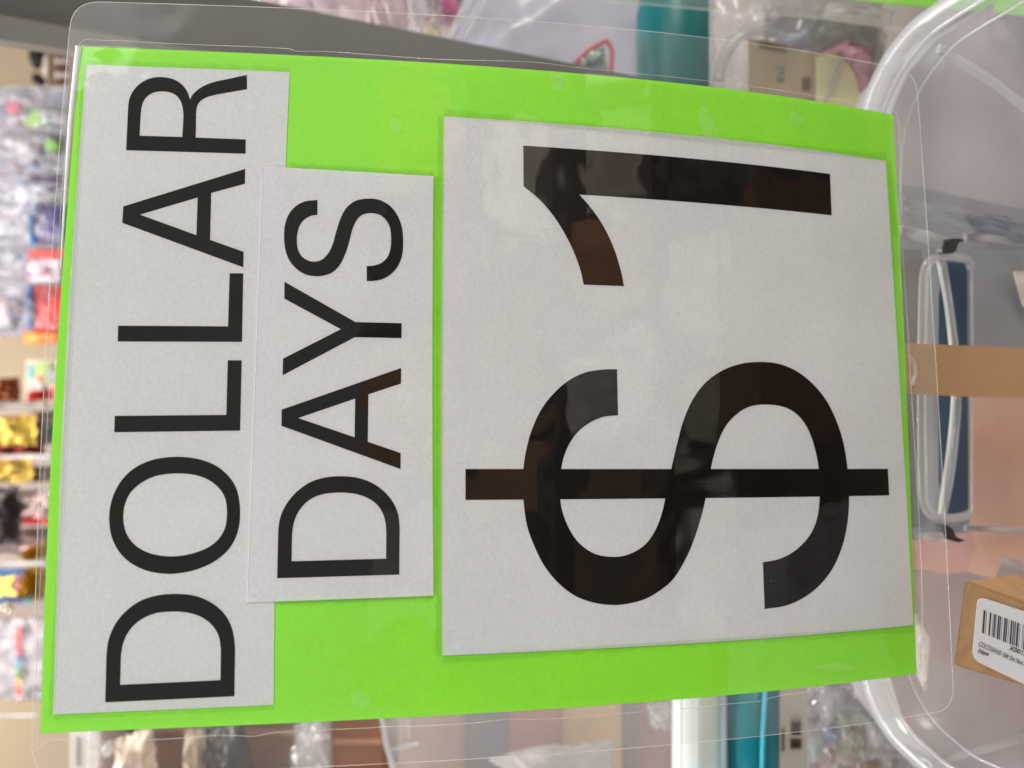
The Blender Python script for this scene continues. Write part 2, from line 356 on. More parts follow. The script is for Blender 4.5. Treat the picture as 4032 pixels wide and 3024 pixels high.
letter('numeral', 'large black figure 1', [[('l', s8((173, 118), (2080, 294), (2090, 551), (521, 422))), ('c', s8((521, 422), (590, 500), (660, 600), (715, 705), (755, 810), (783, 910), (799, 991))),
  ('c', s8((549, 982), (525, 880), (480, 762), (420, 645), (350, 540), (270, 450), (175, 370)))]], pc, ha)
dol = letter('dollar_symbol', 'large black dollar sign', [
  [('l', s9((1023, 157), (1029, 430))), ('c', s9((1029, 430), (940, 440), (860, 475), (790, 530), (740, 600), (705, 685), (688, 780), (684, 860), (690, 960), (715, 1050), (760, 1140), (820, 1208), (900, 1255), (1000, 1270), (1090, 1256), (1180, 1205), (1240, 1130), (1283, 1030), (1312, 910), (1345, 747))
     + s10((22, 600), (57, 470), (110, 345), (190, 237), (290, 165), (400, 125), (510, 114), (620, 124), (730, 168), (830, 247), (910, 347), (970, 470), (1010, 600), (1033, 747), (1042, 900), (1036, 1040), (1010, 1180), (955, 1320), (875, 1430), (780, 1507), (670, 1558), (541, 1579))),
   ('c', s10((531, 1302), (620, 1285), (700, 1248), (770, 1190), (822, 1120), (855, 1030), (868, 910), (862, 747), (835, 610), (792, 500), (730, 422), (650, 379), (540, 366), (450, 380), (380, 420), (310, 495), (258, 610), (222, 747), (192, 918), (160, 1050), (110, 1200), (55, 1315), (0, 1400)) + s9((1290, 1460), (1200, 1515), (1100, 1545), (1000, 1555), (880, 1540), (770, 1498), (670, 1420), (590, 1320), (530, 1200), (488, 1080), (467, 930), (462, 840), (470, 720), (490, 610), (520, 510), (570, 402), (640, 308), (730, 228), (830, 178), (930, 160), (1023, 157)))]], pc, ha)
bar = sheet('bar', [contour([('l', s9((124, 749))+s10((1272, 748), (1280, 905))+s9((124, 932)))])], ha+.00003, .00005, m_ink, pc)

# laminate: clear front film over the card, hazy margins round it, outer edge and seam
def rr_uv(c, r, n=6):     # rounded corners on a sheet polygon
    out = []; P = [Vector((a*SW, b*SH, 0)) for a, b in c]
    for i, p in enumerate(P):
        a = (P[i-1]-p).normalized(); b = (P[(i+1) % len(P)]-p).normalized()
        for k in range(n+1):
            t = k/n; q = (p+a*r)*(1-t)**2+p*2*t*(1-t)+(p+b*r)*t*t
            out.append((q.x/SW, q.y/SH))
    return out
grn = px([(321, 183), (3518, 453), (3609, 2652), (160, 2887)])
sheet('laminate_film', [grn], .00095, 0, m_lam, sign)
outer = rr_uv(px([(285, 5), (3606, 286), (3756, 2792), (125, 3064)]), .009)
seam_px = [(312, 176), (407, 160), (700, 175), (1100, 191), (1170, 203), (1305, 206), (1717, 235), (2088, 246), (2323, 273), (2787, 320), (3061, 356), (3242, 384), (3404, 412), (3527, 446),
           (3545, 700), (3552, 969), (3573, 1306), (3598, 1728), (3618, 2066), (3629, 2323), (3628, 2560), (3618, 2672),
           (3368, 2700), (3188, 2722), (3052, 2742), (2993, 2760), (2849, 2773), (2449, 2808), (2196, 2828), (1979, 2833), (1834, 2848), (1547, 2860), (1113, 2880), (1004, 2897), (859, 2894), (715, 2905), (389, 2918), (200, 2908), (143, 2897),
           (164, 2179), (186, 1700), (203, 1400), (225, 1100), (243, 790), (262, 560), (285, 330)]
seam_uv = [uv(*p) for p in seam_px]
sheet('film_margin', [outer, grn], .0001, 0, m_marg, sign)
# the air bubble channel beside the card
seam_s = spline([(a, b, 0) for a, b in seam_uv], 4, True)
rnd = random.Random(3)
tube('film_seam', [s_world(p.x+rnd.uniform(-1, 1)*.0003, p.y+rnd.uniform(-1, 1)*.0003, .0003) for p in seam_s], .00012, m_edge2, sign, 6, True)
oe = []
for i in range(len(outer)):
    a = Vector(outer[i]); b = Vector(outer[(i+1) % len(outer)]); n = max(1, int((a-b).length/.02))
    for k in range(n): oe.append(a.lerp(b, k/n))
tube('film_edge', [s_world(p.x, p.y, .0001) for p in oe], .00011, m_edge, sign, 6, True)
# ridge of film along the upper end of the card, its glint painted white
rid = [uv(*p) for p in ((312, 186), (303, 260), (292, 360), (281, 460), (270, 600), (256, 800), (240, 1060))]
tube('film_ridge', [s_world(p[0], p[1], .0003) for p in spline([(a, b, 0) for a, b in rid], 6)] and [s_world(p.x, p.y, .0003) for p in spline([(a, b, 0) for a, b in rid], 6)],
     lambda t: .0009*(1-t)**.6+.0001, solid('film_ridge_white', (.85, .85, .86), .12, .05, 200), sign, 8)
# silvery air pockets in the film; the leading pair is glare painted as haze
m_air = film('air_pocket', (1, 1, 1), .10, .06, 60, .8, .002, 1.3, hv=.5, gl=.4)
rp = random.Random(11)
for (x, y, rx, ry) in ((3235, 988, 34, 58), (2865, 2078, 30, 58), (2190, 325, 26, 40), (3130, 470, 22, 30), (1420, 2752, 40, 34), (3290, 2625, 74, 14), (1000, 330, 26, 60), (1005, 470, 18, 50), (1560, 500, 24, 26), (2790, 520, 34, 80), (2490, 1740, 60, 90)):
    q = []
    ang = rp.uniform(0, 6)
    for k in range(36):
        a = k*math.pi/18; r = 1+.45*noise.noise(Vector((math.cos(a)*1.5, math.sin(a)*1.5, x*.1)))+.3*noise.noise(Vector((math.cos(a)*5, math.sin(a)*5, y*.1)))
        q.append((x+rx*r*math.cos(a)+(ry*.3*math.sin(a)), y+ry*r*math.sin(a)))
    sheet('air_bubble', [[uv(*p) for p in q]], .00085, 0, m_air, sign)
rs = random.Random(5)
for k in range(12):
    u_, v_ = rs.uniform(.02, .98), rs.uniform(.02, .98); r_ = rs.uniform(.00010, .00018)
    bm = bmesh.new(); bmesh.ops.create_icosphere(bm, subdivisions=1, radius=r_)
    p_ = s_world(u_, v_, .00105)
    for v in bm.verts: v.co += p_
    link('dust_speck', bm, solid('dust', (.8, .78, .75), .8, .1, 50), sign)
# darker channels where the film bridges the paper steps
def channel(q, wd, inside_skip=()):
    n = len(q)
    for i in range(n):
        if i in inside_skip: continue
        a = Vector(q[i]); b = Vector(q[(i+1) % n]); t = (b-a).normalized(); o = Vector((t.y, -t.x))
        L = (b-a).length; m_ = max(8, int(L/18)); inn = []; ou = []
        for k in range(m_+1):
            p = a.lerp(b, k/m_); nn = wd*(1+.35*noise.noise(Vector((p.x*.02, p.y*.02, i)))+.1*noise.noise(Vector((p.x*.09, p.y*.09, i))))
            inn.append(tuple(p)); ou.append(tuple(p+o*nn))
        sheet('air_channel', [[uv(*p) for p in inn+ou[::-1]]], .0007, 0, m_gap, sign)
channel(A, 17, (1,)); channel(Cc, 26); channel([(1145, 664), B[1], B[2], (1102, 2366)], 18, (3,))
#BACKGROUND
# ============================================================ SURROUNDINGS, right of the sign: grey upright
m_grey = solid('grey_metal', c_(100, 95, 89), .42, .04, 20, 300, .08)
m_grey2 = solid('grey_metal_dark', c_(76, 72, 67), .5, .05, 20)
e = empty('shelf_upright', W(600, 60, .46)); tag(e, 'grey metal shelving upright slanting behind the right side of the sign', 'shelf upright')
prism('face_plate', [(-420, 0), (0, 58), (288, 109), (1200, 262), (2900, 560), (2900, 380), (1011, 0), (420, -120), (-420, -260)], .47, .03, m_grey2, e)
prism('side_flange', [(-420, 86), (0, 155), (282, 197), (1200, 360), (2900, 640), (2900, 575), (1200, 272), (288, 116), (0, 65), (-420, -4)], .455, .012, m_grey, e)
# ============================================================ upper strip of goods on the wall display
flm = film('bag_film', (.68, .66, .70), .13, .16, 45, .7, .006, 1.5, hv=.7)
flm2 = film('bag_film_clear', (.95, .93, .95), .22, .1, 60, 1, .006, 1.5, hv=.8)
flp = film('bag_film_pink', (.86, .72, .76), .62, .2, 30, .8, .006, 1.45, hv=.5)
def col(name, r, g, b, rough=.4, amt=.25, scale=60, **k): return solid(name, c_(r, g, b), rough, amt, scale, **k)
gl_ = dict(bscale=60, bstr=.8, bdist=.004)
def quad(x0, y0, x1, y1, s=0): return [(x0, y0+s), (x1, y0-s), (x1+s, y1), (x0-s, y1+s)]
BITS = [(200, 196, 200), (206, 190, 200), (226, 90, 120), (120, 180, 90), (70, 130, 190), (236, 190, 70), (60, 60, 70), (240, 236, 236), (150, 90, 160), (226, 110, 60), (240, 240, 244)]
def bits(e, x0, y0, x1, y1, dd, n, seed, r0=2.0, r1=6.0):
    q = random.Random(seed)
    for k in range(n):
        c = BITS[q.randrange(len(BITS))]
        blob('party_bit', q.uniform(x0, x1), q.uniform(y0, y1), dd+q.uniform(-.006, .006), q.uniform(r0, r1), q.uniform(r0, r1), .004, col('bit_%d_%d_%d' % c, *c, .2, .3, 40), e, seed=seed+k, rough=.7, sub=2)
def packet(name, label, cat, x0, y0, x1, y1, d, bulge, mat, seed, group=None, inner=(), crumple=.2, **k):
    e = empty(name, T((x0+x1)/2, (y0+y1)/2, d)); tag(e, label, cat, group)
    pillow('bag', quad(x0, y0, x1, y1, 1.5), d, bulge, mat, e, seed=seed, crumple=crumple, **k)
    for i, it in enumerate(inner):
        nm, kind, geo, mt = it[:4]; dd = d+(it[4] if len(it) > 4 else -bulge-.002)
        if kind == 'r': prism(nm, rect(*geo), dd, .004, mt, e, K)
        elif kind == 'p': prism(nm, geo, dd, .004, mt, e, K)
        elif kind == 'w': pillow(nm, quad(*geo), dd, .006, mt, e, crumple=.3, seed=seed+i, n=14)
        elif kind == 'b': blob(nm, geo[0], geo[1], dd, geo[2], geo[3], .008, mt, e, seed=seed+i)
    return e
D = 1.05
white_l = col('lilac_print', 128, 122, 136, .35, .10, 90, **gl_)
dkg = col('dark_grey_toy', 88, 90, 94, .3, .4, 50, **gl_)
blue_s = col('blue_strip', 45, 118, 180, .3, .2, 90, **gl_)
gp = 'toy packets hanging on the wall'
packet('toy_packet', 'clear packet with pink dot and green ring hanging highest at the edge of the wall', 'packet', -60, 186, 150, 282, D, .012, flm, 1, gp,
       [('backing', 'r', (-60, 190, 150, 284), white_l, .02), ('pink_dot', 'b', (33, 232, 14, 15), col('pink_dot', 222, 96, 130), .004),
        ('green_ring', 'p', [(50, 262), (76, 232), (92, 250), (88, 268), (62, 276)], col('green_toy', 150, 190, 96), .006), ('grey_toy', 'w', (88, 236, 150, 268), col('pale_grey_toy', 168, 170, 178, **gl_), .006)], .3)
packet('toy_packet', 'clear packet with dark grey toy and green wheel just below the pink dotted one', 'packet', -60, 280, 150, 372, D, .012, flm, 2, gp,
       [('backing', 'r', (-60, 282, 150, 376), white_l, .02), ('grey_toy', 'w', (94, 290, 150, 350), dkg, .006), ('print_block', 'w', (36, 296, 86, 340), col('grey_print', 172, 166, 172), .008),
        ('green_wheel', 'b', (116, 314, 14, 14), col('green_wheel', 128, 176, 92), -.006), ('blue_tab', 'r', (67, 350, 76, 364), blue_s, .0)], .3)
packet('toy_packet', 'clear packet with blue strip and deep purple filling', 'packet', -60, 374, 150, 530, D, .012, flm, 3, gp,
       [('backing', 'r', (-60, 378, 150, 532), white_l, .02), ('purple_top', 'w', (60, 378, 150, 396), col('purple_dark', 70, 52, 92), .004), ('blue_strip', 'w', (67, 436, 77, 530), blue_s, -.004),
        ('blue_mark', 'r', (40, 388, 50, 402), blue_s, .002), ('purple_filling', 'w', (77, 440, 150, 524), col('purple_fill', 66, 46, 110, .35, .5, 40, **gl_), -.002), ('print_block', 'w', (32, 392, 110, 436), col('grey_print2', 186, 184, 192), .004)], .3)
packet('toy_packet', 'pale packet with barcode patch under a red strip', 'packet', -60, 530, 150, 612, D, .012, flm, 4, gp,
       [('backing', 'r', (-60, 532, 150, 614), white_l, .02), ('red_strip', 'w', (62, 538, 150, 558), col('red_strip', 226, 62, 44, **gl_), -.002), ('barcode_patch', 'r', (60, 562, 128, 606), col('pink_patch', 214, 190, 200), -.006),
        ('barcode', 'r', (84, 570, 104, 598), col('barcode_blur', 170, 146, 160, .6, .5, 400), -.0075), ('blue_mark', 'b', (38, 556, 8, 8), col('blue_mark', 130, 160, 190), .0)], .3)
packet('toy_packet', 'clear packet with blue strip and bright red filling', 'packet', -60, 612, 150, 724, D, .012, flm, 5, gp,
       [('backing', 'r', (-60, 614, 150, 726), white_l, .02), ('blue_strip', 'w', (60, 616, 72, 712), blue_s, -.004), ('red_filling', 'w', (74, 616, 150, 716), col('red_fill', 200, 34, 34, .3, .4, 40, **gl_), -.002),
        ('print_block', 'w', (0, 640, 30, 706), col('grey_print3', 176, 166, 172), .004)], .3)
o = pillow('toy_packet', quad(52, 716, 150, 742), D-.004, .008, col('orange_pack', 244, 132, 40, .35, .2, 30, **gl_), seed=6, n=14); tag(o, 'small orange packet directly under the red filled one', 'packet', gp)
for k, o in enumerate([o for o in bpy.data.objects if o.name.startswith('toy_packet') and o.type == 'EMPTY']):
    y = (o.location-CAM).dot(RT); yy = (1512-y/(o.location-CAM).dot(FW)*FP)/K
    bits(o, 2, yy-34, 122, yy+34, D-.012, 8, 300+k, 1.5, 4)
# box with black clips above
e = empty('clip_box', T(105, 140, 1.3)); tag(e, 'brown and white carton with dark printed edge high on the cream wall', 'box')
prism('carton', rect(100, 90, 190, 190), 1.3, .05, col('brown_carton', 142, 114, 92, .7, .1, 40), e, K)
prism('white_edge', rect(92, 84, 102, 186), 1.295, .05, col('white_carton', 226, 216, 206), e, K)
for i in range(6): prism('printed_mark', rect(118, 98+i*15, 146, 105+i*15), 1.297, .004, col('mark%d' % (i % 2), *((232, 222, 220), (80, 52, 44))[i % 2]), e, K)
o = blob('sunglasses', 80, 114, 1.25, 14, 34, .01, col('black_plastic', 22, 20, 22, .2, .3, 30), seed=2, rough=.35, sub=3, smooth=True); tag(o, 'glossy black hanging item above the clear packets', 'hanging item')
o = blob('sunglasses', 84, 172, 1.25, 13, 12, .01, MC['black_plastic'], seed=5, rough=.35, sub=3, smooth=True); tag(o, 'smaller glossy black bit under the large black hanging item', 'hanging item')
# lower half of the wall display
o = prism('grid_panel', rect(-120, 868, 170, 1500), 1.25, .01, col('grid_panel_mauve', 150, 134, 126, .6, .12, 12), None, K); tag(o, 'mauve grey display backboard behind the foil packets', 'backboard')
e = empty('printed_card', T(60, 830, 1.1)); tag(e, 'small printed card in green, teal and red on the bare cream wall', 'card')
prism('card', rect(56, 778, 150, 866), 1.12, .003, col('card_cream', 214, 204, 186), e, K)
for i, (g, cc) in enumerate([((58, 788, 78, 820), (110, 158, 150)), ((76, 782, 110, 830), (164, 186, 92)), ((58, 822, 92, 864), (176, 172, 166)), ((80, 812, 92, 824), (190, 60, 96)), ((100, 800, 130, 826), (150, 146, 146)), ((108, 834, 120, 866), (226, 92, 84))]):
    prism('printed_patch', rect(*g), 1.116-.001*i, .002, col('patch%d' % i, *cc, .5, .3, 120), e, K)
def foil(label, x0, y0, x1, y1, rgb, seed, dd=1.0, metal=.5, grp=None, cr=.5, bl=.012):
    o = pillow('foil_packet', quad(x0, y0, x1, y1, 3), dd, bl, solid('foil_%d_%d_%d' % rgb, c_(*rgb), .22, .35, 30, 90, .9, .004, metal), seed=seed, crumple=cr, n=20, freq=6)
    tag(o, label, 'packet', grp); return o
fg = 'foil wrapped sweets on the lower hooks'
foil('brown and orange foil packet glinting below the printed card', -60, 818, 42, 866, (150, 82, 52), 11, 1.0, .6, fg)
foil('small red foil packet touching the printed card', 62, 842, 112, 864, (206, 52, 38), 12, 1.0, .5, fg)
foil('upper yellow foil packet with dark twisted end', -60, 898, 78, 962, (226, 190, 90), 13, .98, .5, fg)
foil('dark wrapper end beside the upper yellow packet', 70, 886, 150, 928, (104, 88, 78), 14, 1.0, .3, fg)
foil('second dark wrapper end beside the upper yellow packet', 66, 930, 150, 958, (84, 72, 64), 15, 1.0, .3, fg)
foil('red foil strip between the two yellow packets', -60, 962, 96, 980, (150, 44, 36), 16, 1.0, .5, fg)
foil('lower yellow foil packet with dark twisted end', -60, 992, 70, 1042, (222, 188, 92), 17, .98, .5, fg)
foil('dark wrapper end beside the lower yellow packet', 58, 1006, 150, 1040, (94, 80, 72), 18, 1.0, .3, fg)
foil('glossy black foil packet', -60, 1052, 42, 1176, (46, 38, 44), 19, .98, .3, fg)
foil('white packet with red and green print', 44, 1056, 140, 1130, (196, 172, 168), 20, 1.0, .1, fg)
foil('red tape strip under the white packet', 48, 1118, 150, 1130, (204, 40, 40), 21, .985, .2, fg)
foil('mixed pink packet below the red tape', -60, 1140, 140, 1196, (176, 150, 148), 22, 1.02, .2, fg)
foil('crumpled gold foil bit above the grey shelf rail', 60, 1176, 96, 1208, (206, 160, 44), 23, .97, .8, fg, 1.0)
foil('crumpled gold foil bit below the grey shelf rail', 54, 1224, 92, 1296, (196, 150, 46), 24, .97, .8, fg, 1.0)
e = empty('star_packet', T(20, 1262, .98)); tag(e, 'blue and magenta packet with a yellow star', 'packet')
pillow('bag', quad(-70, 1228, 60, 1302), .99, .01, col('star_blue', 60, 120, 180, .3, .4, 25, **gl_), e, seed=25, n=16)
prism('star', [(-30, 1236), (4, 1250), (34, 1242), (20, 1266), (40, 1288), (6, 1286), (-20, 1302)], .972, .004, col('star_yellow', 230, 206, 60), e, K)
prism('magenta_band', [(30, 1248), (50, 1240), (44, 1268), (52, 1298), (30, 1286)], .974, .003, col('star_magenta', 150, 60, 130), e, K)
o = blob('foil_ornament', 64, 1292, .96, 7, 9, .006, col('cyan_glint', 120, 222, 240, .15, .4, 40, metal=.6), seed=7, rough=.6); tag(o, 'small shiny cyan ornament beside the star packet', 'ornament')  # cyan glint put in as a metallic blob
o = blob('foil_ornament', 17, 1312, .96, 9, 10, .006, col('silver_glint', 226, 214, 196, .15, .4, 40, metal=.8), seed=8, rough=.7); tag(o, 'small crumpled silver ornament above the scalloped paper', 'ornament')  # silver glint shaped as a crumpled metallic blob
m_rail = col('rail_grey', 168, 170, 172, .3, .05, 20)
for yy, lb, x1 in ((876, 'dark grey display hook rail below the printed card', 100), (988, 'pale display rail between the two yellow foil packets', 110), (1219, 'pale grey display rail above the star packet', 96), (1547, 'thin grey rail along the bottom of the cream wall', 82)):
    o = tube('display_rail', [T(-80, yy, .96), T(x1, yy-2, .96)], .0018 if yy != 876 else .004, m_rail if yy != 876 else col('rail_dark', 120, 108, 104), seg=10); tag(o, lb, 'rail', 'metal rails of the wall display')
e = empty('scalloped_paper', T(40, 1430, 1.0)); tag(e, 'white paper with a chain of coloured scallops', 'wrapping paper')
pillow('sheet', quad(-70, 1335, 130, 1510, 2), 1.01, .004, col('paper_white', 168, 160, 164, .5, .05, 20), e, seed=31, crumple=.5)
for i, cc in enumerate([(214, 66, 60), (220, 70, 66), (216, 60, 100), (80, 140, 190), (90, 160, 100), (226, 190, 70), (214, 80, 60)]):
    y0 = 1352+i*22
    prism('scallop', [(30, y0), (38, y0+1), (45, y0+6), (47, y0+12), (42, y0+19), (34, y0+22), (37, y0+16), (39, y0+11), (36, y0+5)], 1.0, .002, col('scallop%d' % i, *cc), e, K)
# ============================================================ behind the sign: shelf back and left-hand goods (bottom of the turned photograph)
o = prism('display_backboard', [(430, -200), (2500, -200), (2500, 1900), (600, 1900), (430, 1000)], .80, .02, col('mauve_board', 172, 160, 163, .7, .1, 9), None, K); tag(o, 'broad mauve grey backboard behind the clear totes and bottles', 'backboard')
DB = .62
e = empty('lolly_carton', T(175, 1590, DB)); tag(e, 'white carton with a column of dark print at the foot of the cream wall', 'carton')
prism('carton_body', rect(150, 1480, 212, 1900), DB, .05, col('carton_white', 214, 202, 192, .5, .05, 30), e, K)
for i in range(9): prism('printed_line', rect(164, 1595+i*7, 173, 1598+i*7), DB-.001, .002, col('print_dark', 120, 104, 98), e, K)
prism('clear_side', rect(190, 1480, 214, 1900), DB-.004, .004, flm2, e, K)
items = [
 ('storage_box', 'dark grey plum box next to the white printed carton', 'box', (212, 1470, 246, 1900), (92, 80, 84)),
 ('storage_box', 'brown box behind the cream crumpled bag', 'box', (300, 1470, 460, 1900), (132, 96, 72)),
 ('storage_box', 'dark brown box behind the black bag', 'box', (452, 1470, 640, 1900), (112, 84, 66)),
 ('storage_box', 'pale mauve narrow box between the brown boxes', 'box', (626, 1470, 716, 1900), (168, 152, 148)),
 ('storage_box', 'orange brown wooden box left of the curved clear tote', 'box', (716, 1470, 830, 1900), (132, 70, 24))]
for i, (nm, lb, ct, g, cc) in enumerate(items):
    e = empty(nm, T((g[0]+g[2])/2, 1600, DB+.03)); tag(e, lb, ct, 'boxes on the shelf left of the sign')
    prism('box_body', rect(*g), DB+.03+.004*i, .08, col('box%d' % i, *cc, .5, .22, 22), e, K, bevel=.002)
    prism('tape_band', rect(g[0]+4, 1560+i*9, g[2]-4, 1572+i*9), DB+.028+.004*i, .003, col('tape%d' % i, *[min(255, v+34) for v in cc], .25, .1, 60), e, K)
o = pillow('snack_bag', [(250, 1600), (330, 1560), (352, 1760), (240, 1760)], DB-.01, .012, col('cream_bag', 226, 204, 186, .3, .18, 40, **gl_), crumple=.5, seed=41); tag(o, 'crumpled cream coloured bag among the brown boxes', 'bag')
o = pillow('snack_bag', [(440, 1575), (520, 1540), (580, 1780), (430, 1780)], DB-.01, .014, col('charcoal_bag', 58, 54, 52, .35, .3, 20, **gl_), crumple=.3, seed=42); tag(o, 'charcoal black soft bag beside the brown boxes', 'bag')
o = pillow('snack_bag', [(400, 1575), (440, 1570), (462, 1780), (392, 1780)], DB-.02, .008, col('sand_bag', 196, 172, 152, .3, .2, 30, **gl_), crumple=.4, seed=43); tag(o, 'narrow sand coloured bag touching the charcoal one', 'bag')
o = blob('glossy_trinket', 233, 1618, DB-.02, 8, 15, .006, col('white_gloss', 222, 218, 220, .15, .2, 30), seed=9, smooth=True); tag(o, 'small glossy white trinket beside the crumpled cream bag', 'trinket')  # clear cap, made as a glossy white blob
o = pillow('clear_bag', [(640, 1560), (700, 1545), (720, 1800), (610, 1800)], DB-.03, .012, flm2, crumple=.7, seed=44); tag(o, 'empty clear plastic bag hanging in front of the pale mauve box', 'bag')
# small clear tote on the left with things in it
m_tote = film('tote_plastic', (.76, .75, .80), .29, .22, 9, .35, .01, 1.5, hv=.12)
m_rim = film('tote_rim', (.72, .72, .76), .42, .14, 25, .3, .004, 1.5, hv=.2)
e = empty('clear_tote', T(1100, 1600, .50)); tag(e, 'smaller translucent tote holding boxes left of the sign, seen from outside', 'tote')
prism('tote_wall', [(2000*.5-160, 1480), (1452, 1480), (1452, 1900), (880, 1900), (858, 1790), (838, 1640), (826, 1560), (824, 1480)], .50, .003, film('tote_wall_b', (.82, .77, .78), .28, .25, 9, .3, .01, 1.4, hv=.1), e, K)
tube('tote_corner_rib', [T(*p, .495) for p in ((822, 1470), (825, 1550), (834, 1610), (852, 1665), (880, 1720))], .0016, m_rim, e)
tube('tote_rib', [T(885, 1540, .495), T(884, 1595, .495)], .001, m_rim, e)
tube('tote_rib', [T(836, 1622, .495), T(905, 1606, .495)], .0014, m_rim, e)
for i, (g, lb, cc) in enumerate([((860, 1460, 1004, 1900), 'tan parcel in the smaller tote', (170, 122, 96)), ((1004, 1460, 1098, 1900), 'slate blue parcel in the smaller tote', (70, 76, 104)),
        ((1098, 1460, 1216, 1900), 'dusty red parcel in the smaller tote', (180, 96, 84)), ((1216, 1460, 1344, 1900), 'buff yellow parcel in the smaller tote', (232, 190, 130)),
        ((1344, 1460, 1378, 1900), 'thin dark parcel in the smaller tote', (108, 88, 84)), ((1378, 1460, 1452, 1900), 'dull brown red parcel at the end of the smaller tote', (150, 88, 74))]):
    o = prism('parcel', rect(*g), .53+.003*i, .07, col('parcel%d' % i, *cc, .5, .15, 18), None, K, bevel=.003); tag(o, lb, 'parcel', 'parcels in the smaller tote')
o = pillow('white_pouch', [(1050, 1640), (1160, 1610), (1330, 1600), (1300, 1800), (1040, 1800)][:4], .515, .008, col('white_pouch', 226, 214, 218, .4, .08, 20), crumple=.3, seed=51); tag(o, 'soft white pouch lying on the parcels of the smaller tote', 'pouch')
o = pillow('clear_bag', [(1395, 1520), (1450, 1515), (1452, 1570), (1408, 1575)], .49, .006, flm2, crumple=.9, seed=52, n=18); tag(o, 'glinting crumpled clear bag beside the white bottle edge', 'bag')
# white and teal bottle bodies
def gutter(name, label, cat, x0, x1, y0, y1, d, mat, parent=None, rnd_=.5, n=14):
    """a long body lying across, its front face a shallow arch"""
    bm = bmesh.new(); A_, B_ = [], []
    for i in range(n+1):
        t = i/n; x = x0+(x1-x0)*t; wv = abs(x1-x0)*K*d/FP
        h = (max(0, 1-(2*t-1)**2))**.5*wv*rnd_
        A_.append(bm.verts.new(T(x, y0, d)-FW*h)); B_.append(bm.verts.new(T(x, y1, d)-FW*h))
    for i in range(n): bm.faces.new((A_[i], A_[i+1], B_[i+1], B_[i]))
    bm.faces.new((A_[0], B_[0], B_[-1], A_[-1])); bm.faces.new(A_); bm.faces.new(B_)
    bmesh.ops.recalc_face_normals(bm, faces=bm.faces)
    o = link(name, bm, mat, parent, False)
    for p in o.data.polygons:
        if len(p.vertices) == 4: p.use_smooth = True
    if label: tag(o, label, cat)
    return o
m_teal = col('teal_gloss', 0, 122, 140, .28, .04, 20)
e = empty('white_canister', T(1505, 1600, .47)); tag(e, 'white ribbed canister lying between the parcels and the teal one', 'canister')
gutter('body', None, None, 1452, 1560, 1440, 1950, .47, col('canister_white', 240, 240, 242, .4, .03, 20), e, .35)
for xx in (1470, 1506): tube('rib', [T(xx, 1440, .452), T(xx, 1950, .452)], .0009, MC['canister_white'], e)
tube('blue_edge', [T(1562, 1440, .462), T(1562, 1950, .462)], .0026, film('pale_blue_edge', (.62, .76, .90), .7, .15, 20, .3), e)
e = empty('teal_canister', T(1630, 1600, .47)); tag(e, 'deep teal canister with a bright blue seam, left of the sign beside the white one', 'canister')
gutter('body', None, None, 1568, 1686, 1440, 1950, .47, m_teal, e, .45)
tube('bright_seam', [T(1656, 1440, .448), T(1648, 1590, .448), T(1640, 1950, .448)], .0013, col('seam_blue', 70, 190, 220, .2, .05, 20), e)
e = empty('barcode_tag', T(1712, 1600, .46)); tag(e, 'beige hang tag with small barcode next to the teal canister', 'tag')
prism('tag_card', rect(1684, 1440, 1744, 1950), .46, .004, col('tag_beige', 190, 174, 164, .6, .05, 30), e, K)
for (a, b) in ((1560, 1590), (1601, 1617)):
    prism('barcode_ground', rect(1708, a-3, 1732, b+3), .4585, .001, col('tag_pale', 206, 192, 180) if a == 1560 else col('tag_dark', 150, 130, 108), e, K)
    i = 0; yy = a
    while yy < b:
        prism('barcode_line', rect(1709, yy, 1731, yy+1.6), .4572, .001, col('tag_ink', 74, 62, 52), e, K); yy += 3.4
prism('fine_print', rect(1690, 1575, 1694, 1624), .4585, .001, MC['tag_ink'], e, K)
packet('clear_bag', 'large crumpled clear bag with pastel bits beside the beige tag', 'bag', 1742, 1430, 2010, 1950, .50, .014, flm2, 61, None,
       [('green_bit', 'w', (1745, 1600, 1770, 1640), col('mint_bit', 186, 204, 194), .01), ('blue_bit', 'w', (1775, 1560, 1812, 1610), col('slate_bit', 112, 122, 146, **gl_), .012),
        ('olive_bit', 'w', (1812, 1540, 1872, 1640), col('sage_bit', 186, 180, 150, .2, .2, 30, **gl_), .012), ('pink_bit', 'w', (1760, 1618, 1860, 1760), col('rose_bit', 186, 142, 132, .2, .4, 40, **gl_), .013),
        ('brown_bit', 'w', (1850, 1640, 1960, 1760), col('amber_bit', 170, 132, 86, .2, .3, 40, **gl_), .014), ('grey_bit', 'w', (1742, 1430, 1980, 1560), col('grey_bit', 164, 156, 158), .02)], .9, freq=9, n=40)
# ============================================================ right of the sign (top of the turned photograph)
DT = .56
o = pillow('clear_bag', [(470, -160), (720, -160), (905, 140), (560, 120)], DT, .012, flp, crumple=.6, seed=71, n=34); tag(o, 'dusty pink plastic bag behind the grey upright', 'bag')
o = pillow('clear_bag', [(760, -140), (880, -140), (900, 140), (790, 140)], DT-.01, .010, film('bag_film_rose', (.72, .58, .60), .7, .2, 30, .8, .006, 1.4), crumple=.5, seed=72); tag(o, 'darker rose tinted plastic bag between the pink bag and the bright toys', 'bag')
e = empty('toy_bag', T(960, 40, DT)); tag(e, 'clear bag of bright pink, blue and cream trinkets', 'bag')
pillow('bag', [(872, -120), (1010, -120), (1000, 150), (880, 150)], DT-.02, .014, flm2, e, crumple=.9, seed=73)
blob('pink_trinket', 978, 22, DT, 24, 26, .01, col('hot_pink', 246, 84, 172, .25, .3, 50, **gl_), e, seed=3, rough=.6)
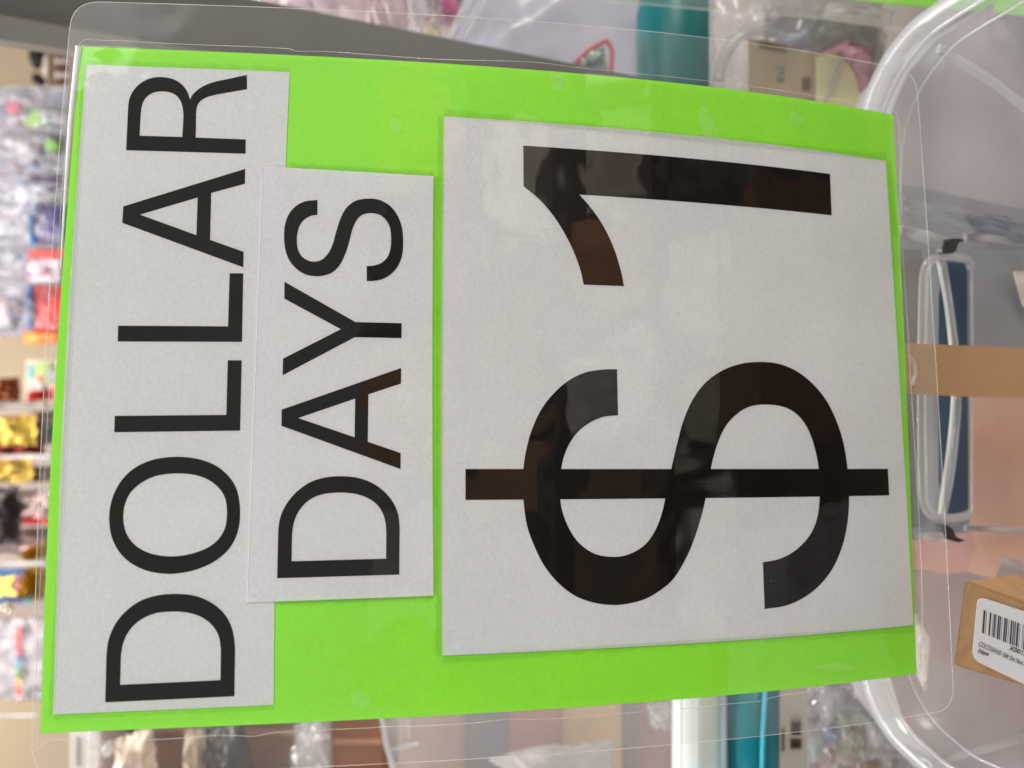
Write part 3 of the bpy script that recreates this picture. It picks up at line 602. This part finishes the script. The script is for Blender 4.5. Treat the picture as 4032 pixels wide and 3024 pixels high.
blob('pink_trinket', 944, 52, DT+.003, 22, 22, .01, col('soft_pink', 236, 160, 190, .25, .3, 50, **gl_), e, seed=4, rough=.6)
blob('blue_trinket', 1002, -2, DT+.002, 16, 16, .01, col('royal_blue', 44, 76, 190, .25, .3, 50, **gl_), e, seed=5, rough=.5)
blob('cream_trinket', 936, 82, DT-.002, 22, 30, .01, col('cream_gold', 236, 222, 188, .2, .25, 60, **gl_), e, seed=6, rough=.8)
blob('teal_trinket', 936, 4, DT+.006, 12, 22, .008, col('grey_teal', 118, 140, 144), e, seed=7, rough=.5)
blob('orange_trinket', 866, 100, DT, 6, 14, .008, col('burnt_orange', 200, 120, 72), e, seed=8, rough=.5)
tube('white_seam', [T(886, -80, DT-.03), T(888, 150, DT-.03)], .0016, m_rim, e)
m_lil = film('lilac_sheet', (.72, .73, .84), .72, .22, 12, .8, .012, 1.45, hv=.25)
e = empty('clear_tote', T(1180, 60, .52)); tag(e, 'lilac white translucent bin side sloping down behind the right edge of the sign', 'tote')
pillow('bin_side', [(1060, -160), (1390, -160), (1385, 250), (900, 250)], .53, .010, m_lil, e, crumple=.25, seed=81, freq=3)
tube('bin_edge', [T(1052, -60, .505), T(1000, 30, .505), T(930, 160, .505)], .0035, m_rim, e, flat=.5)
tube('bin_edge', [T(1085, -60, .50), T(1040, 20, .50), T(955, 170, .50)], .0022, m_rim, e, flat=.5)
e = empty('red_trimmed_pouch', T(1280, 130, .50)); tag(e, 'small clear pouch with a bent red cord rim and white glints', 'pouch')
tube('red_cord', [T(*p, .49) for p in spline([(1236, 175, 0), (1245, 138, 0), (1268, 112, 0), (1300, 92, 0), (1312, 90, 0), (1322, 112, 0), (1320, 150, 0), (1326, 185, 0)], 6) for p in [(p[0], p[1])]], .0016, col('red_cord', 196, 78, 84, .3, .1, 50), e)
pillow('pouch_body', [(1238, 130), (1304, 98), (1318, 190), (1232, 190)], .505, .006, col('pouch_teal', 120, 150, 148, .15, .35, 40, bscale=60, bstr=1, bdist=.004), e, crumple=.6, seed=83, n=18)
for (x, y, r) in ((1258, 132, 4), (1278, 118, 5), (1292, 120, 4)): blob('white_bead', x, y, .49, r, r*1.6, .002, col('bead_white', 240, 240, 240, .1, .02, 30), e, seed=x, sub=2, smooth=True)  # white glints on the pouch, modelled as small blobs
e = empty('teal_bottle', T(1450, 80, .47)); tag(e, 'bright teal round shouldered bottle crossing behind the right edge of the sign', 'bottle')
prof = [(0.0, .10), (.03, .45), (.07, .68), (.12, .84), (.18, .94), (.25, 1.0), (1.0, 1.0)]
bm = bmesh.new(); rings = []; cx = 1456; R_ = 84*K*.49/FP
c0 = T(cx, -22, .49+R_); ax = (T(cx+4, 700, .49+R_)-c0)
for t, r in prof:
    rings.append([bm.verts.new(c0+ax*(t*.28 if t < .3 else t)+UP*math.cos(q*2*math.pi/40)*R_*r+FW*math.sin(q*2*math.pi/40)*R_*r) for q in range(40)])
for a_, b_ in zip(rings, rings[1:]):
    for q in range(40): bm.faces.new((a_[q], a_[(q+1) % 40], b_[(q+1) % 40], b_[q]))
bm.faces.new(rings[0]); bm.faces.new(rings[-1]); bmesh.ops.recalc_face_normals(bm, faces=bm.faces)
link('body', bm, col('teal_satin', 0, 112, 116, .38, .03, 20), e, True)
tube('clear_rim', [T(1536, -160, .46), T(1536, 260, .46)], .0012, m_rim, e)
# bagged toys with kraft tag
e = empty('bagged_toy', T(1700, 120, .50)); tag(e, 'clear bag with kraft header tag, pink roll and cream disc above the big tote', 'bag')
pillow('bag', [(1540, -100), (1900, -100), (1920, 260), (1538, 260)], .50, .010, film('bag_film_grey', (.66, .64, .69), .30, .15, 26, .8, .006, 1.5, hv=.5), e, crumple=.5, seed=91, n=36)
ring = [T(1645+92*math.cos(a), 175+110*math.sin(a), .492) for a in [math.pi+i*math.pi/20 for i in range(21)]]
tube('clear_ring', ring, .0034, m_rim, e, flat=.5)
blob('clear_knob', 1722, 88, .49, 26, 16, .01, m_lil, e, seed=2, rough=.4, smooth=True)
prism('kraft_tag', [(1618, 83), (1668, 90), (1706, 102), (1758, 117), (1762, 215), (1620, 215)], .478, .002, col('kraft_tag', 156, 138, 116, .7, .08, 40), e, K)
prism('tag_fold', [(1642, 86), (1700, 99), (1700, 110), (1640, 98)], .4765, .001, col('tag_fold', 118, 104, 76), e, K)
prism('green_stamp', rect(1680, 142, 1694, 172), .4765, .001, col('stamp', 108, 128, 110, .7, .4, 500), e, K)
i = 0
for i in range(7): prism('barcode_line', rect(1734+i*2.6, 166, 1735.4+i*2.6, 192), .4765, .001, col('tag_brown_ink', 112, 90, 68), e, K)
pillow('pink_roll', [(1748, 118), (1800, 98), (1880, 112), (1884, 230), (1760, 230)][:4], .492, .016, col('pink_roll', 232, 170, 190, .3, .12, 40, **gl_), e, crumple=.25, seed=92)
prism('cream_disc', [(1762+0, 122)]+[(1792+66*math.sin(a), 222-106*math.cos(a)) for a in [i*math.pi/16 for i in range(0, 11)]]+[(1762, 270)], .478, .004, col('cream_disc', 222, 210, 168, .5, .05, 30), e, K)
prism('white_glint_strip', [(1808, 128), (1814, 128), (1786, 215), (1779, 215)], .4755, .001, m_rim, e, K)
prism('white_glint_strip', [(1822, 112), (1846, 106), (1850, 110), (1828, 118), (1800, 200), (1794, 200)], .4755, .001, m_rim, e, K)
# second sign, far right
e = empty('laminated_sign', T(1950, 0, .44)); tag(e, 'edge of a second neon green sign peeping in above the big tote', 'sign')
prism('green_card', [(1780, -12), (1835, -1.5), (1925, 8), (2034, 17), (2300, 42), (2300, -220), (1780, -220)], .45, .0008, neon, e, K)
prism('laminate_margin', [(1340, 8), (1610, 27), (1760, 38), (1925, 60), (2300, 105), (2300, -220), (1340, -220)], .447, .0003, m_marg, e, K)
tube('laminate_edge', [T(*p, .446) for p in ((1300, 5), (1400, 9), (1530, 21), (1610, 27), (1760, 38), (1925, 60), (2100, 82))], .0003, m_edge, e)
pillow('ribbed_strip', [(1790, 4), (1930, 22), (1925, 60), (1770, 36)], .452, .004, film('strip_film', (.72, .69, .66), .55, .2, 60, 1, .006, 1.4, hv=.6), e, crumple=.5, seed=95, n=20)
# ============================================================ BIG TOTE in front (right side of the turned photograph)
ZR = CAM.z-.308
def ray_z(x, y, z):                    # where the sight line through a photo point meets the level z
    d = FW+RT*((1512-y)/FP)+UP*((2016-x)/FP); return CAM+d*((z-CAM.z)/d.z)
tote = empty('clear_tote', (0, .12, ZR-.19)); tag(tote, 'large open translucent tote with handle slot and rounded rim below the sign', 'tote')
rimpx = [(2330, -300), (2190, -95), (2115, -30), (2040, 20), (1985, 62), (1937, 120), (1903, 180), (1880, 245), (1868, 330), (1860, 500), (1857, 860), (1862, 1250), (1868, 1380), (1880, 1465), (1903, 1530), (1940, 1590), (1985, 1635), (2030, 1672), (2120, 1725), (2330, 1900)]
rim = [ray_z(x*K, y*K, ZR) for x, y in rimpx]
rims = spline(rim, 8)
cen = Vector((-.01, .06, 0))
def wall_pts(off, z):
    out = []
    for p in rims:
        v = Vector((p.x-cen.x, p.y-cen.y, 0)); L = v.length
        out.append(Vector((cen.x, cen.y, 0))+v*((L-off)/L)+Vector((0, 0, z)))
    return out
def loft(name, rows, mat, parent, smooth=True):
    bm = bmesh.new(); R = [[bm.verts.new(p) for p in r] for r in rows]
    for a_, b_ in zip(R, R[1:]):
        for i in range(len(a_)-1): bm.faces.new((a_[i], a_[i+1], b_[i+1], b_[i]))
    return link(name, bm, mat, parent, smooth)
loft('tote_wall', [wall_pts(.004, ZR), wall_pts(.006, ZR-.012), wall_pts(.011, ZR-.016), wall_pts(.014, ZR-.05), wall_pts(.020, ZR-.12), wall_pts(.026, ZR-.180), wall_pts(.036, ZR-.190)], m_tote, tote)
bm = bmesh.new(); bm.faces.new([bm.verts.new(p) for p in wall_pts(.036, ZR-.190)]); link('tote_floor', bm, m_tote, tote)
# rim: broad rolled lip, an inner bead and a bright outer bead
loft('tote_rim', [wall_pts(-.006, ZR-.006), wall_pts(-.006, ZR+.000), wall_pts(-.004, ZR+.003), wall_pts(.000, ZR+.004), wall_pts(.004, ZR+.003), wall_pts(.006, ZR-.002)], m_rim, tote)
tube('rim_bead', wall_pts(-.006, ZR-.004), .0013, m_rim, tote)
tube('rim_bead', wall_pts(.006, ZR-.002), .0011, m_rim, tote)
tube('rim_bead', wall_pts(.0105, ZR-.014), .0006, m_rim, tote)
# corner creases
def wallpt(x, y, back=.0):             # meets the sloping far wall (plane y about .26)
    d = FW+RT*((1512-y*K)/FP)+UP*((2016-x*K)/FP); t = (FAR-back-CAM.y)/d.y; return CAM+d*t
FAR = rim[10].y-.016
def crease(pts, r=.0022): tube('corner_crease', [wallpt(x, y, .004) for x, y in pts], r, m_rim, tote, flat=.6)
crease([(2028, 105), (2080, 135), (2150, 180), (2230, 245)], .0024)
crease([(2010, 1652), (2080, 1630), (2150, 1612), (2230, 1590)], .0020)
crease([(2010, 1655), (2050, 1690), (2100, 1720)], .0012)
# handle: recess ribs, rounded frame, bent grip, two black hooks
crease([(1940, 500), (1990, 508), (2048, 528)], .0032); crease([(2085, 512), (2130, 514), (2230, 526)], .0022)
crease([(1960, 1158), (2040, 1160)], .0024); crease([(2085, 1140), (2230, 1148)], .0016)
hc = lambda *a: [wallpt(x, y, .012) for x, y in a]
# the open slot of the handle, cut through the wall
tw = bpy.data.objects['tote_wall'] if 'tote_wall' in bpy.data.objects else None
tw = [o for o in tote.children if o.name.startswith('tote_wall')][0]
za, zb = wallpt(2029, 850).z, wallpt(2096, 850).z; xa, xb = wallpt(2060, 1112).x, wallpt(2060, 564).x
bm = bmesh.new(); bm.from_mesh(tw.data)
for co, no in (((0, 0, za), (0, 0, 1)), ((0, 0, zb), (0, 0, 1)), ((xa, 0, 0), (1, 0, 0)), ((xb, 0, 0), (1, 0, 0))):
    bmesh.ops.bisect_plane(bm, geom=bm.verts[:]+bm.edges[:]+bm.faces[:], plane_co=co, plane_no=no)
kill = [f for f in bm.faces if min(za, zb) < f.calc_center_median().z < max(za, zb) and xa < f.calc_center_median().x < xb and f.calc_center_median().y > .15]
bmesh.ops.delete(bm, geom=kill, context='FACES'); bm.to_mesh(tw.data); bm.free()
m_clear = film('handle_clear', (.70, .70, .73), .22, .12, 30, .3, .003, 1.5, hv=.2)
P2 = lambda a, n=6: [wallpt(p.x, p.y, .012) for p in spline([(x, y, 0) for x, y in a], n)]
tube('handle_frame', P2(((2098, 578), (2090, 562), (2072, 556), (2040, 554), (2012, 562), (1998, 585), (1994, 640), (1991, 850), (1993, 1040), (1998, 1090), (2014, 1112), (2050, 1120), (2080, 1116), (2098, 1108))), .0022, m_clear, tote, flat=.5)
tube('handle_frame', P2(((2099, 580), (2100, 850), (2099, 1106))), .0007, m_clear, tote)
bm = bmesh.new(); bm.faces.new([bm.verts.new(wallpt(x, y, .010)) for x, y in ((1998, 590), (2010, 566), (2040, 560), (2028, 640), (2026, 850), (2027, 1040), (2040, 1112), (2012, 1108), (1998, 1088), (1993, 850))]); link('handle_plate', bm, film('handle_plate', (.60, .61, .64), .45, .15, 20, .5, .004, 1.5, hv=.2), tote)
tube('handle_grip', P2(((2036, 562), (2050, 650), (2064, 760), (2069, 860), (2062, 960), (2050, 1050), (2036, 1114))), .0016, m_clear, tote)
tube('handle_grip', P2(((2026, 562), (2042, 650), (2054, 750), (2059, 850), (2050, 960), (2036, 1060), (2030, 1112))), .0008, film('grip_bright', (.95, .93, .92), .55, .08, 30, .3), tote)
m_blk = col('hook_black', 16, 15, 14, .35, .1, 30)
def wprism(name, pts, back, th, mat, parent=None):
    bm = bmesh.new(); f = [bm.verts.new(wallpt(x, y, back)) for x, y in pts]; b = [bm.verts.new(v.co+Vector((0, th, 0))) for v in f]
    for t in tessellate_polygon([[v.co for v in f]]): bm.faces.new([f[i] for i in t]); bm.faces.new([b[i] for i in reversed(t)])
    for i in range(len(f)): bm.faces.new((f[i], f[(i+1) % len(f)], b[(i+1) % len(f)], b[i]))
    bmesh.ops.recalc_face_normals(bm, faces=bm.faces)
    return link(name, bm, mat, parent)
wprism('handle_hook', [(2034, 536), (2048, 532), (2052, 522), (2050, 516), (2068, 515), (2086, 518), (2070, 526), (2066, 540), (2058, 547), (2036, 546)], .015, .003, m_blk, tote)
wprism('handle_hook', [(2032, 1136), (2044, 1134), (2058, 1142), (2066, 1160), (2086, 1168), (2070, 1172), (2054, 1166), (2048, 1150), (2034, 1150)], .015, .003, m_blk, tote)
# things standing behind the far wall of the tote, seen through it
def behind(name, label, cat, pts, rgb, back=-.022, th=.03, grp=None, amt=.12):
    o = wprism(name, pts, back, th, col('bh_%d_%d_%d' % rgb, *rgb, .6, amt, 14)); tag(o, label, cat, grp); return o
bg_ = 'boxes showing through the big tote'
behind('storage_box', 'dark slate box showing through the tote above the handle', 'box', [(1905, 390), (1960, 400), (2300, 470), (2300, 700), (1905, 640)], (128, 130, 142), -.030, grp=bg_)
behind('storage_box', 'charcoal box showing just left of the upper end of the tote handle', 'box', [(1900, 535), (1992, 540), (1990, 1140), (1900, 1140)], (62, 55, 54), -.024, grp=bg_)
behind('storage_box', 'navy blue box behind the tote handle slot', 'box', [(2012, 560), (2096, 560), (2098, 1180), (2008, 1180)], (66, 92, 122), -.020, grp=bg_)
behind('storage_box', 'blue grey box at the outer side of the tote handle', 'box', [(2098, 540), (2320, 540), (2320, 850), (2098, 850)], (146, 154, 162), -.022, grp=bg_)
behind('peach_box', 'large peach orange box showing through the lower half of the tote', 'box', [(2098, 852), (2320, 852), (2320, 1240), (2170, 1190), (2150, 1250), (2098, 1160)], (250, 184, 148), -.019, .03, amt=.16)
behind('pink_pouch', 'small pink pouch showing between sign corner and kraft box', 'pouch', [(1940, 1165), (2100, 1150), (2095, 1235), (2040, 1240), (1950, 1215)], (222, 160, 150), -.018, .02)
behind('storage_box', 'plain mauve box behind the tote below the peach one', 'box', [(1905, 1200), (2320, 1250), (2320, 1900), (2120, 1700), (2010, 1630), (1950, 1550), (1915, 1440)], (176, 164, 168), -.040, grp=bg_)
behind('storage_box', 'plain mauve grey box behind the tote at its upper corner', 'box', [(2120, 20), (2320, -100), (2320, 470), (1905, 400), (1925, 240), (1960, 160), (2020, 90)], (172, 166, 172), -.040, grp=bg_)
o = pillow('white_pouch', [(1975, 1320), (2010, 1375), (2000, 1500), (1972, 1440)], .375, .003, film('pouch_pale', (.9, .88, .84), .6, .3, 20, .5), crumple=.3, seed=101, n=14); tag(o, 'pale crumpled pouch through the tote near the lower right corner of the sign', 'pouch')
o = wprism('white_label', [(2192, 586), (2240, 586), (2240, 680), (2212, 660)], .006, .001, col('label_white', 226, 216, 206)); tag(o, 'corner of a cream white label on the inner wall of the tote', 'label')
# packing tape band crossing the handle
tp = wprism('packing_tape', [(1935, 740), (1958, 741), (2100, 747), (2320, 756), (2320, 862), (2100, 857), (1958, 851), (1935, 850)], .020, .0012, solid('kraft_tape', c_(184, 142, 100), .45, .06, 14, 120, .5, .001, stretch=(1, 1, 1)))
tag(tp, 'band of brown packing tape stretched across the tote handle', 'tape')
tube('tape_smear', [wallpt(*p, .022) for p in ((1968, 770), (1976, 785), (1977, 810), (1970, 832))], .0009, flm2, tp)
# kraft box with barcode label, lying in the tote
P0 = W(3799, 2289, .275); P1 = W(4400, 2515, .318); P3 = W(3756, 2620, .281)
eu = P1-P0; ev = P3-P0; en = eu.cross(ev).normalized()
if en.dot(FW) < 0: en = -en
back = (W(4000, 2262, .36)-P0)
kb = empty('kraft_box', P3); tag(kb, 'small brown kraft box with a white barcode label lying in the big tote', 'box')
m_kraft = solid('kraft_board', c_(192, 150, 104), .75, .12, 70, 260, .35, .0008)
def boxmesh(name, o_, a, b, c, mat, parent, bev=.0006):
    bm = bmesh.new(); v = [bm.verts.new(o_+a*i+b*j+c*k) for i in (0, 1) for j in (0, 1) for k in (0, 1)]
    for f in ((0, 1, 3, 2), (4, 6, 7, 5), (0, 4, 5, 1), (2, 3, 7, 6), (0, 2, 6, 4), (1, 5, 7, 3)): bm.faces.new([v[i] for i in f])
    bmesh.ops.recalc_face_normals(bm, faces=bm.faces)
    if bev: bmesh.ops.bevel(bm, geom=bm.edges[:], offset=bev, segments=3, affect='EDGES')
    return link(name, bm, mat, parent, False)
boxmesh('box_body', P0, eu, ev, back, m_kraft, kb)
boxmesh('top_flap', P0+back*.04+eu*.01-ev.normalized()*.0003, eu*.98, ev.normalized()*.0004, back*.9, m_kraft, kb, 0)
# label on the front face: coordinates in photo pixels cast on the face plane
def face(x, y, h=0.0):
    d = FW+RT*((1512-y)/FP)+UP*((2016-x)/FP); q = P0-en*h; return CAM+d*((q-CAM).dot(en)/d.dot(en))
cl = lambda *p: crop(p, 3600, 2200, 432/1194)
def fsheet(name, pts, h, mat, th=.0001, parent=None):
    bm = bmesh.new(); f = [bm.verts.new(face(x, y, h)) for x, y in pts]; b = [bm.verts.new(v.co+en*th) for v in f]
    for t in tessellate_polygon([[v.co for v in f]]): bm.faces.new([f[i] for i in t]); bm.faces.new([b[i] for i in reversed(t)])
    for i in range(len(f)): bm.faces.new((f[i], f[(i+1) % len(f)], b[(i+1) % len(f)], b[i]))
    bmesh.ops.recalc_face_normals(bm, faces=bm.faces)
    return link(name, bm, mat, parent)
m_lab = col('label_paper', 238, 238, 240, .45, .01, 30)
lab = fsheet('label', [tuple(p)[:2] for p in spline([(x, y, 0) for x, y in cl((690, 480), (705, 447), (740, 432), (785, 437))], 5)]+cl((1500, 672), (1500, 1512), (740, 1148))+[tuple(p)[:2] for p in spline([(x, y, 0) for x, y in cl((700, 1128), (660, 1085), (640, 1020))], 5)], .0004, m_lab, .0003, kb)
m_li = col('label_ink', 34, 32, 36, .5, .02, 30); m_lg = col('label_grey_ink', 110, 108, 112, .5, .02, 30)
bars = [(758, 12, 1), (773, 5, 0), (790, 4, 0), (826, 15, 1), (862, 5, 0), (876, 10, 1), (892, 5, 0), (915, 14, 1), (937, 10, 1), (960, 4, 0), (985, 15, 1), (1008, 10, 1), (1033, 4, 0), (1056, 15, 1), (1083, 8, 1), (1100, 8, 1), (1122, 18, 1), (1152, 5, 0), (1186, 5, 0), (1204, 14, 1), (1232, 8, 1)]
for x, wd, kk in bars:
    y0 = 560+(x-758)*.37; y1 = 806+(x-758)*.405; xs = -18
    fsheet('barcode_line', cl((x, y0), (x+wd, y0+wd*.37), (x+wd+xs, y1+wd*.4), (x+xs, y1)), .00055, m_li if kk else m_lg, .0001, lab)
def ftext(s, x0, y0, x1, y1, hgt, mat, sx=1.0):
    """text whose baseline runs from one photo point to another, printed on the label"""
    cu = bpy.data.curves.new('lettering', 'FONT'); cu.body = s; cu.size = 1; cu.extrude = 0; cu.offset = .018; cu.resolution_u = 3
    o = bpy.data.objects.new('lettering', cu); S.collection.objects.link(o); bpy.context.view_layer.update()
    me = bpy.data.meshes.new_from_object(o.evaluated_get(bpy.context.evaluated_depsgraph_get())); bpy.data.objects.remove(o)
    a = face(*cl((x0, y0))[0], .00055); b = face(*cl((x1, y1))[0], .00055); dx = (b-a).normalized(); dy = dx.cross(en).normalized()
    if dy.dot(UP) < 0 and dy.dot(RT) < 0: dy = -dy
    up_ref = face(*cl((x0, y0-60))[0], .00055)-a
    if dy.dot(up_ref) < 0: dy = -dy
    wd = max(v.co.x for v in me.vertices); k = (b-a).length/wd; hh = (up_ref.length/60)*hgt/.73
    for v in me.vertices: v.co = a+dx*(v.co.x*k)+dy*(v.co.y*hh)
    me.materials.append(mat); o = bpy.data.objects.new('lettering', me); S.collection.objects.link(o); o.parent = lab
    return o
ftext('X001SO4F', 1030, 990, 1330, 1108, 44, m_li)
ftext('COCOSAND Gift Set Navi...a', 692, 945, 1218, 1178, 46, m_lg)
ftext('New', 690, 1022, 808, 1062, 44, m_li)

# ============================================================ unseen crates and cartons behind the phone, added for reflections in the laminate
spots = [(-.75, -.95, .42, .34, .55, (96, 110, 150), 'blue grey'), (-.22, -1.15, .34, .30, .62, (196, 200, 214), 'pale'), (.30, -1.05, .44, .34, .62, (120, 78, 48), 'brown'),
         (.82, -1.2, .38, .34, .48, (56, 62, 80), 'dark blue'), (-.50, -1.75, .5, .3, .9, (88, 62, 46), 'tall brown'), (.15, -1.8, .5, .3, 1.1, (34, 30, 30), 'tall black')]
for i, (x, y, sx, sy, h, cc, nm) in enumerate(spots):
    e = empty('storage_crate', (x, y, 0)); tag(e, nm+' storage crate on the shop floor behind the viewer', 'crate', 'crates in the aisle behind the viewer')
    mt = col('crate%d' % i, *cc, .5, .15, 8)
    box('crate_body', (x-sx/2, y-sy/2, 0), (x+sx/2, y+sy/2, h-.03), mt, e, .01); box('crate_lid', (x-sx/2-.01, y-sy/2-.01, h-.027), (x+sx/2+.01, y+sy/2+.01, h), mt, e, .008)

o = prism('dark_carton', [(1700, -60), (1905, -60), (1905, 40), (1880, 140), (1872, 300), (1700, 300)], .56, .05, col('dark_plum', 92, 80, 86, .6, .15, 20), None, K); tag(o, 'dark plum carton in the shade behind the pink roll and cream disc', 'carton')  # dark block added where shade lies behind the kraft tag
o = pillow('clear_bag', [(1950, 425), (2230, 480), (2230, 530), (1960, 470)], .385, .003, film('slate_film', (.40, .42, .48), .55, .3, 14, .6, .004, 1.4, hv=.4), crumple=.4, seed=122, n=22); tag(o, 'slate coloured film strip showing across the tote above its handle', 'bag')  # strip added to imitate a reflected band in the tote

pal = [(170, 120, 76), (60, 84, 140), (214, 210, 204), (44, 38, 36), (150, 60, 50), (120, 92, 66), (196, 186, 170), (38, 50, 66), (92, 70, 54)]
rk = random.Random(21); n_ = 0  # unseen rack of cartons, added to show as reflections in the film
for row in range(5):
    x = -1.05+.1*(row % 2); kth = 0
    while x < 1.0:
        wd = rk.uniform(.13, .30); hh = rk.uniform(.20, .30); cc = pal[rk.randrange(len(pal))]; z0 = .15+row*.36; n_ += 1
        if rk.random() > .15:
            o = box('stock_carton', (x, -1.62, z0), (x+wd, -1.36, z0+hh), col('stock_%d_%d_%d' % cc, *cc, .5, .2, 9), None, .006)
            kth += 1
            tag(o, '%s stock carton, %s on the %s board of the rack behind the viewer' % (('tan', 'blue', 'white', 'black', 'dull red', 'brown', 'cream', 'navy', 'dark brown')[pal.index(cc)], ('first', 'second', 'third', 'fourth', 'fifth', 'sixth', 'seventh', 'eighth', 'ninth', 'tenth')[kth-1], ('lowest', 'second', 'middle', 'fourth', 'top')[row]), 'carton', 'stock cartons on the rack behind the viewer')
        x += wd+rk.uniform(.02, .12)
    o = box('rack_board', (-1.15, -1.66, .12+row*.36), (1.15, -1.33, .147+row*.36), m_grey2); tag(o, 'grey rack board behind the viewer, the %s of five' % ('lowest', 'second from below', 'middle one', 'second from above', 'topmost')[row], 'rack board', 'boards of the rack behind the viewer')
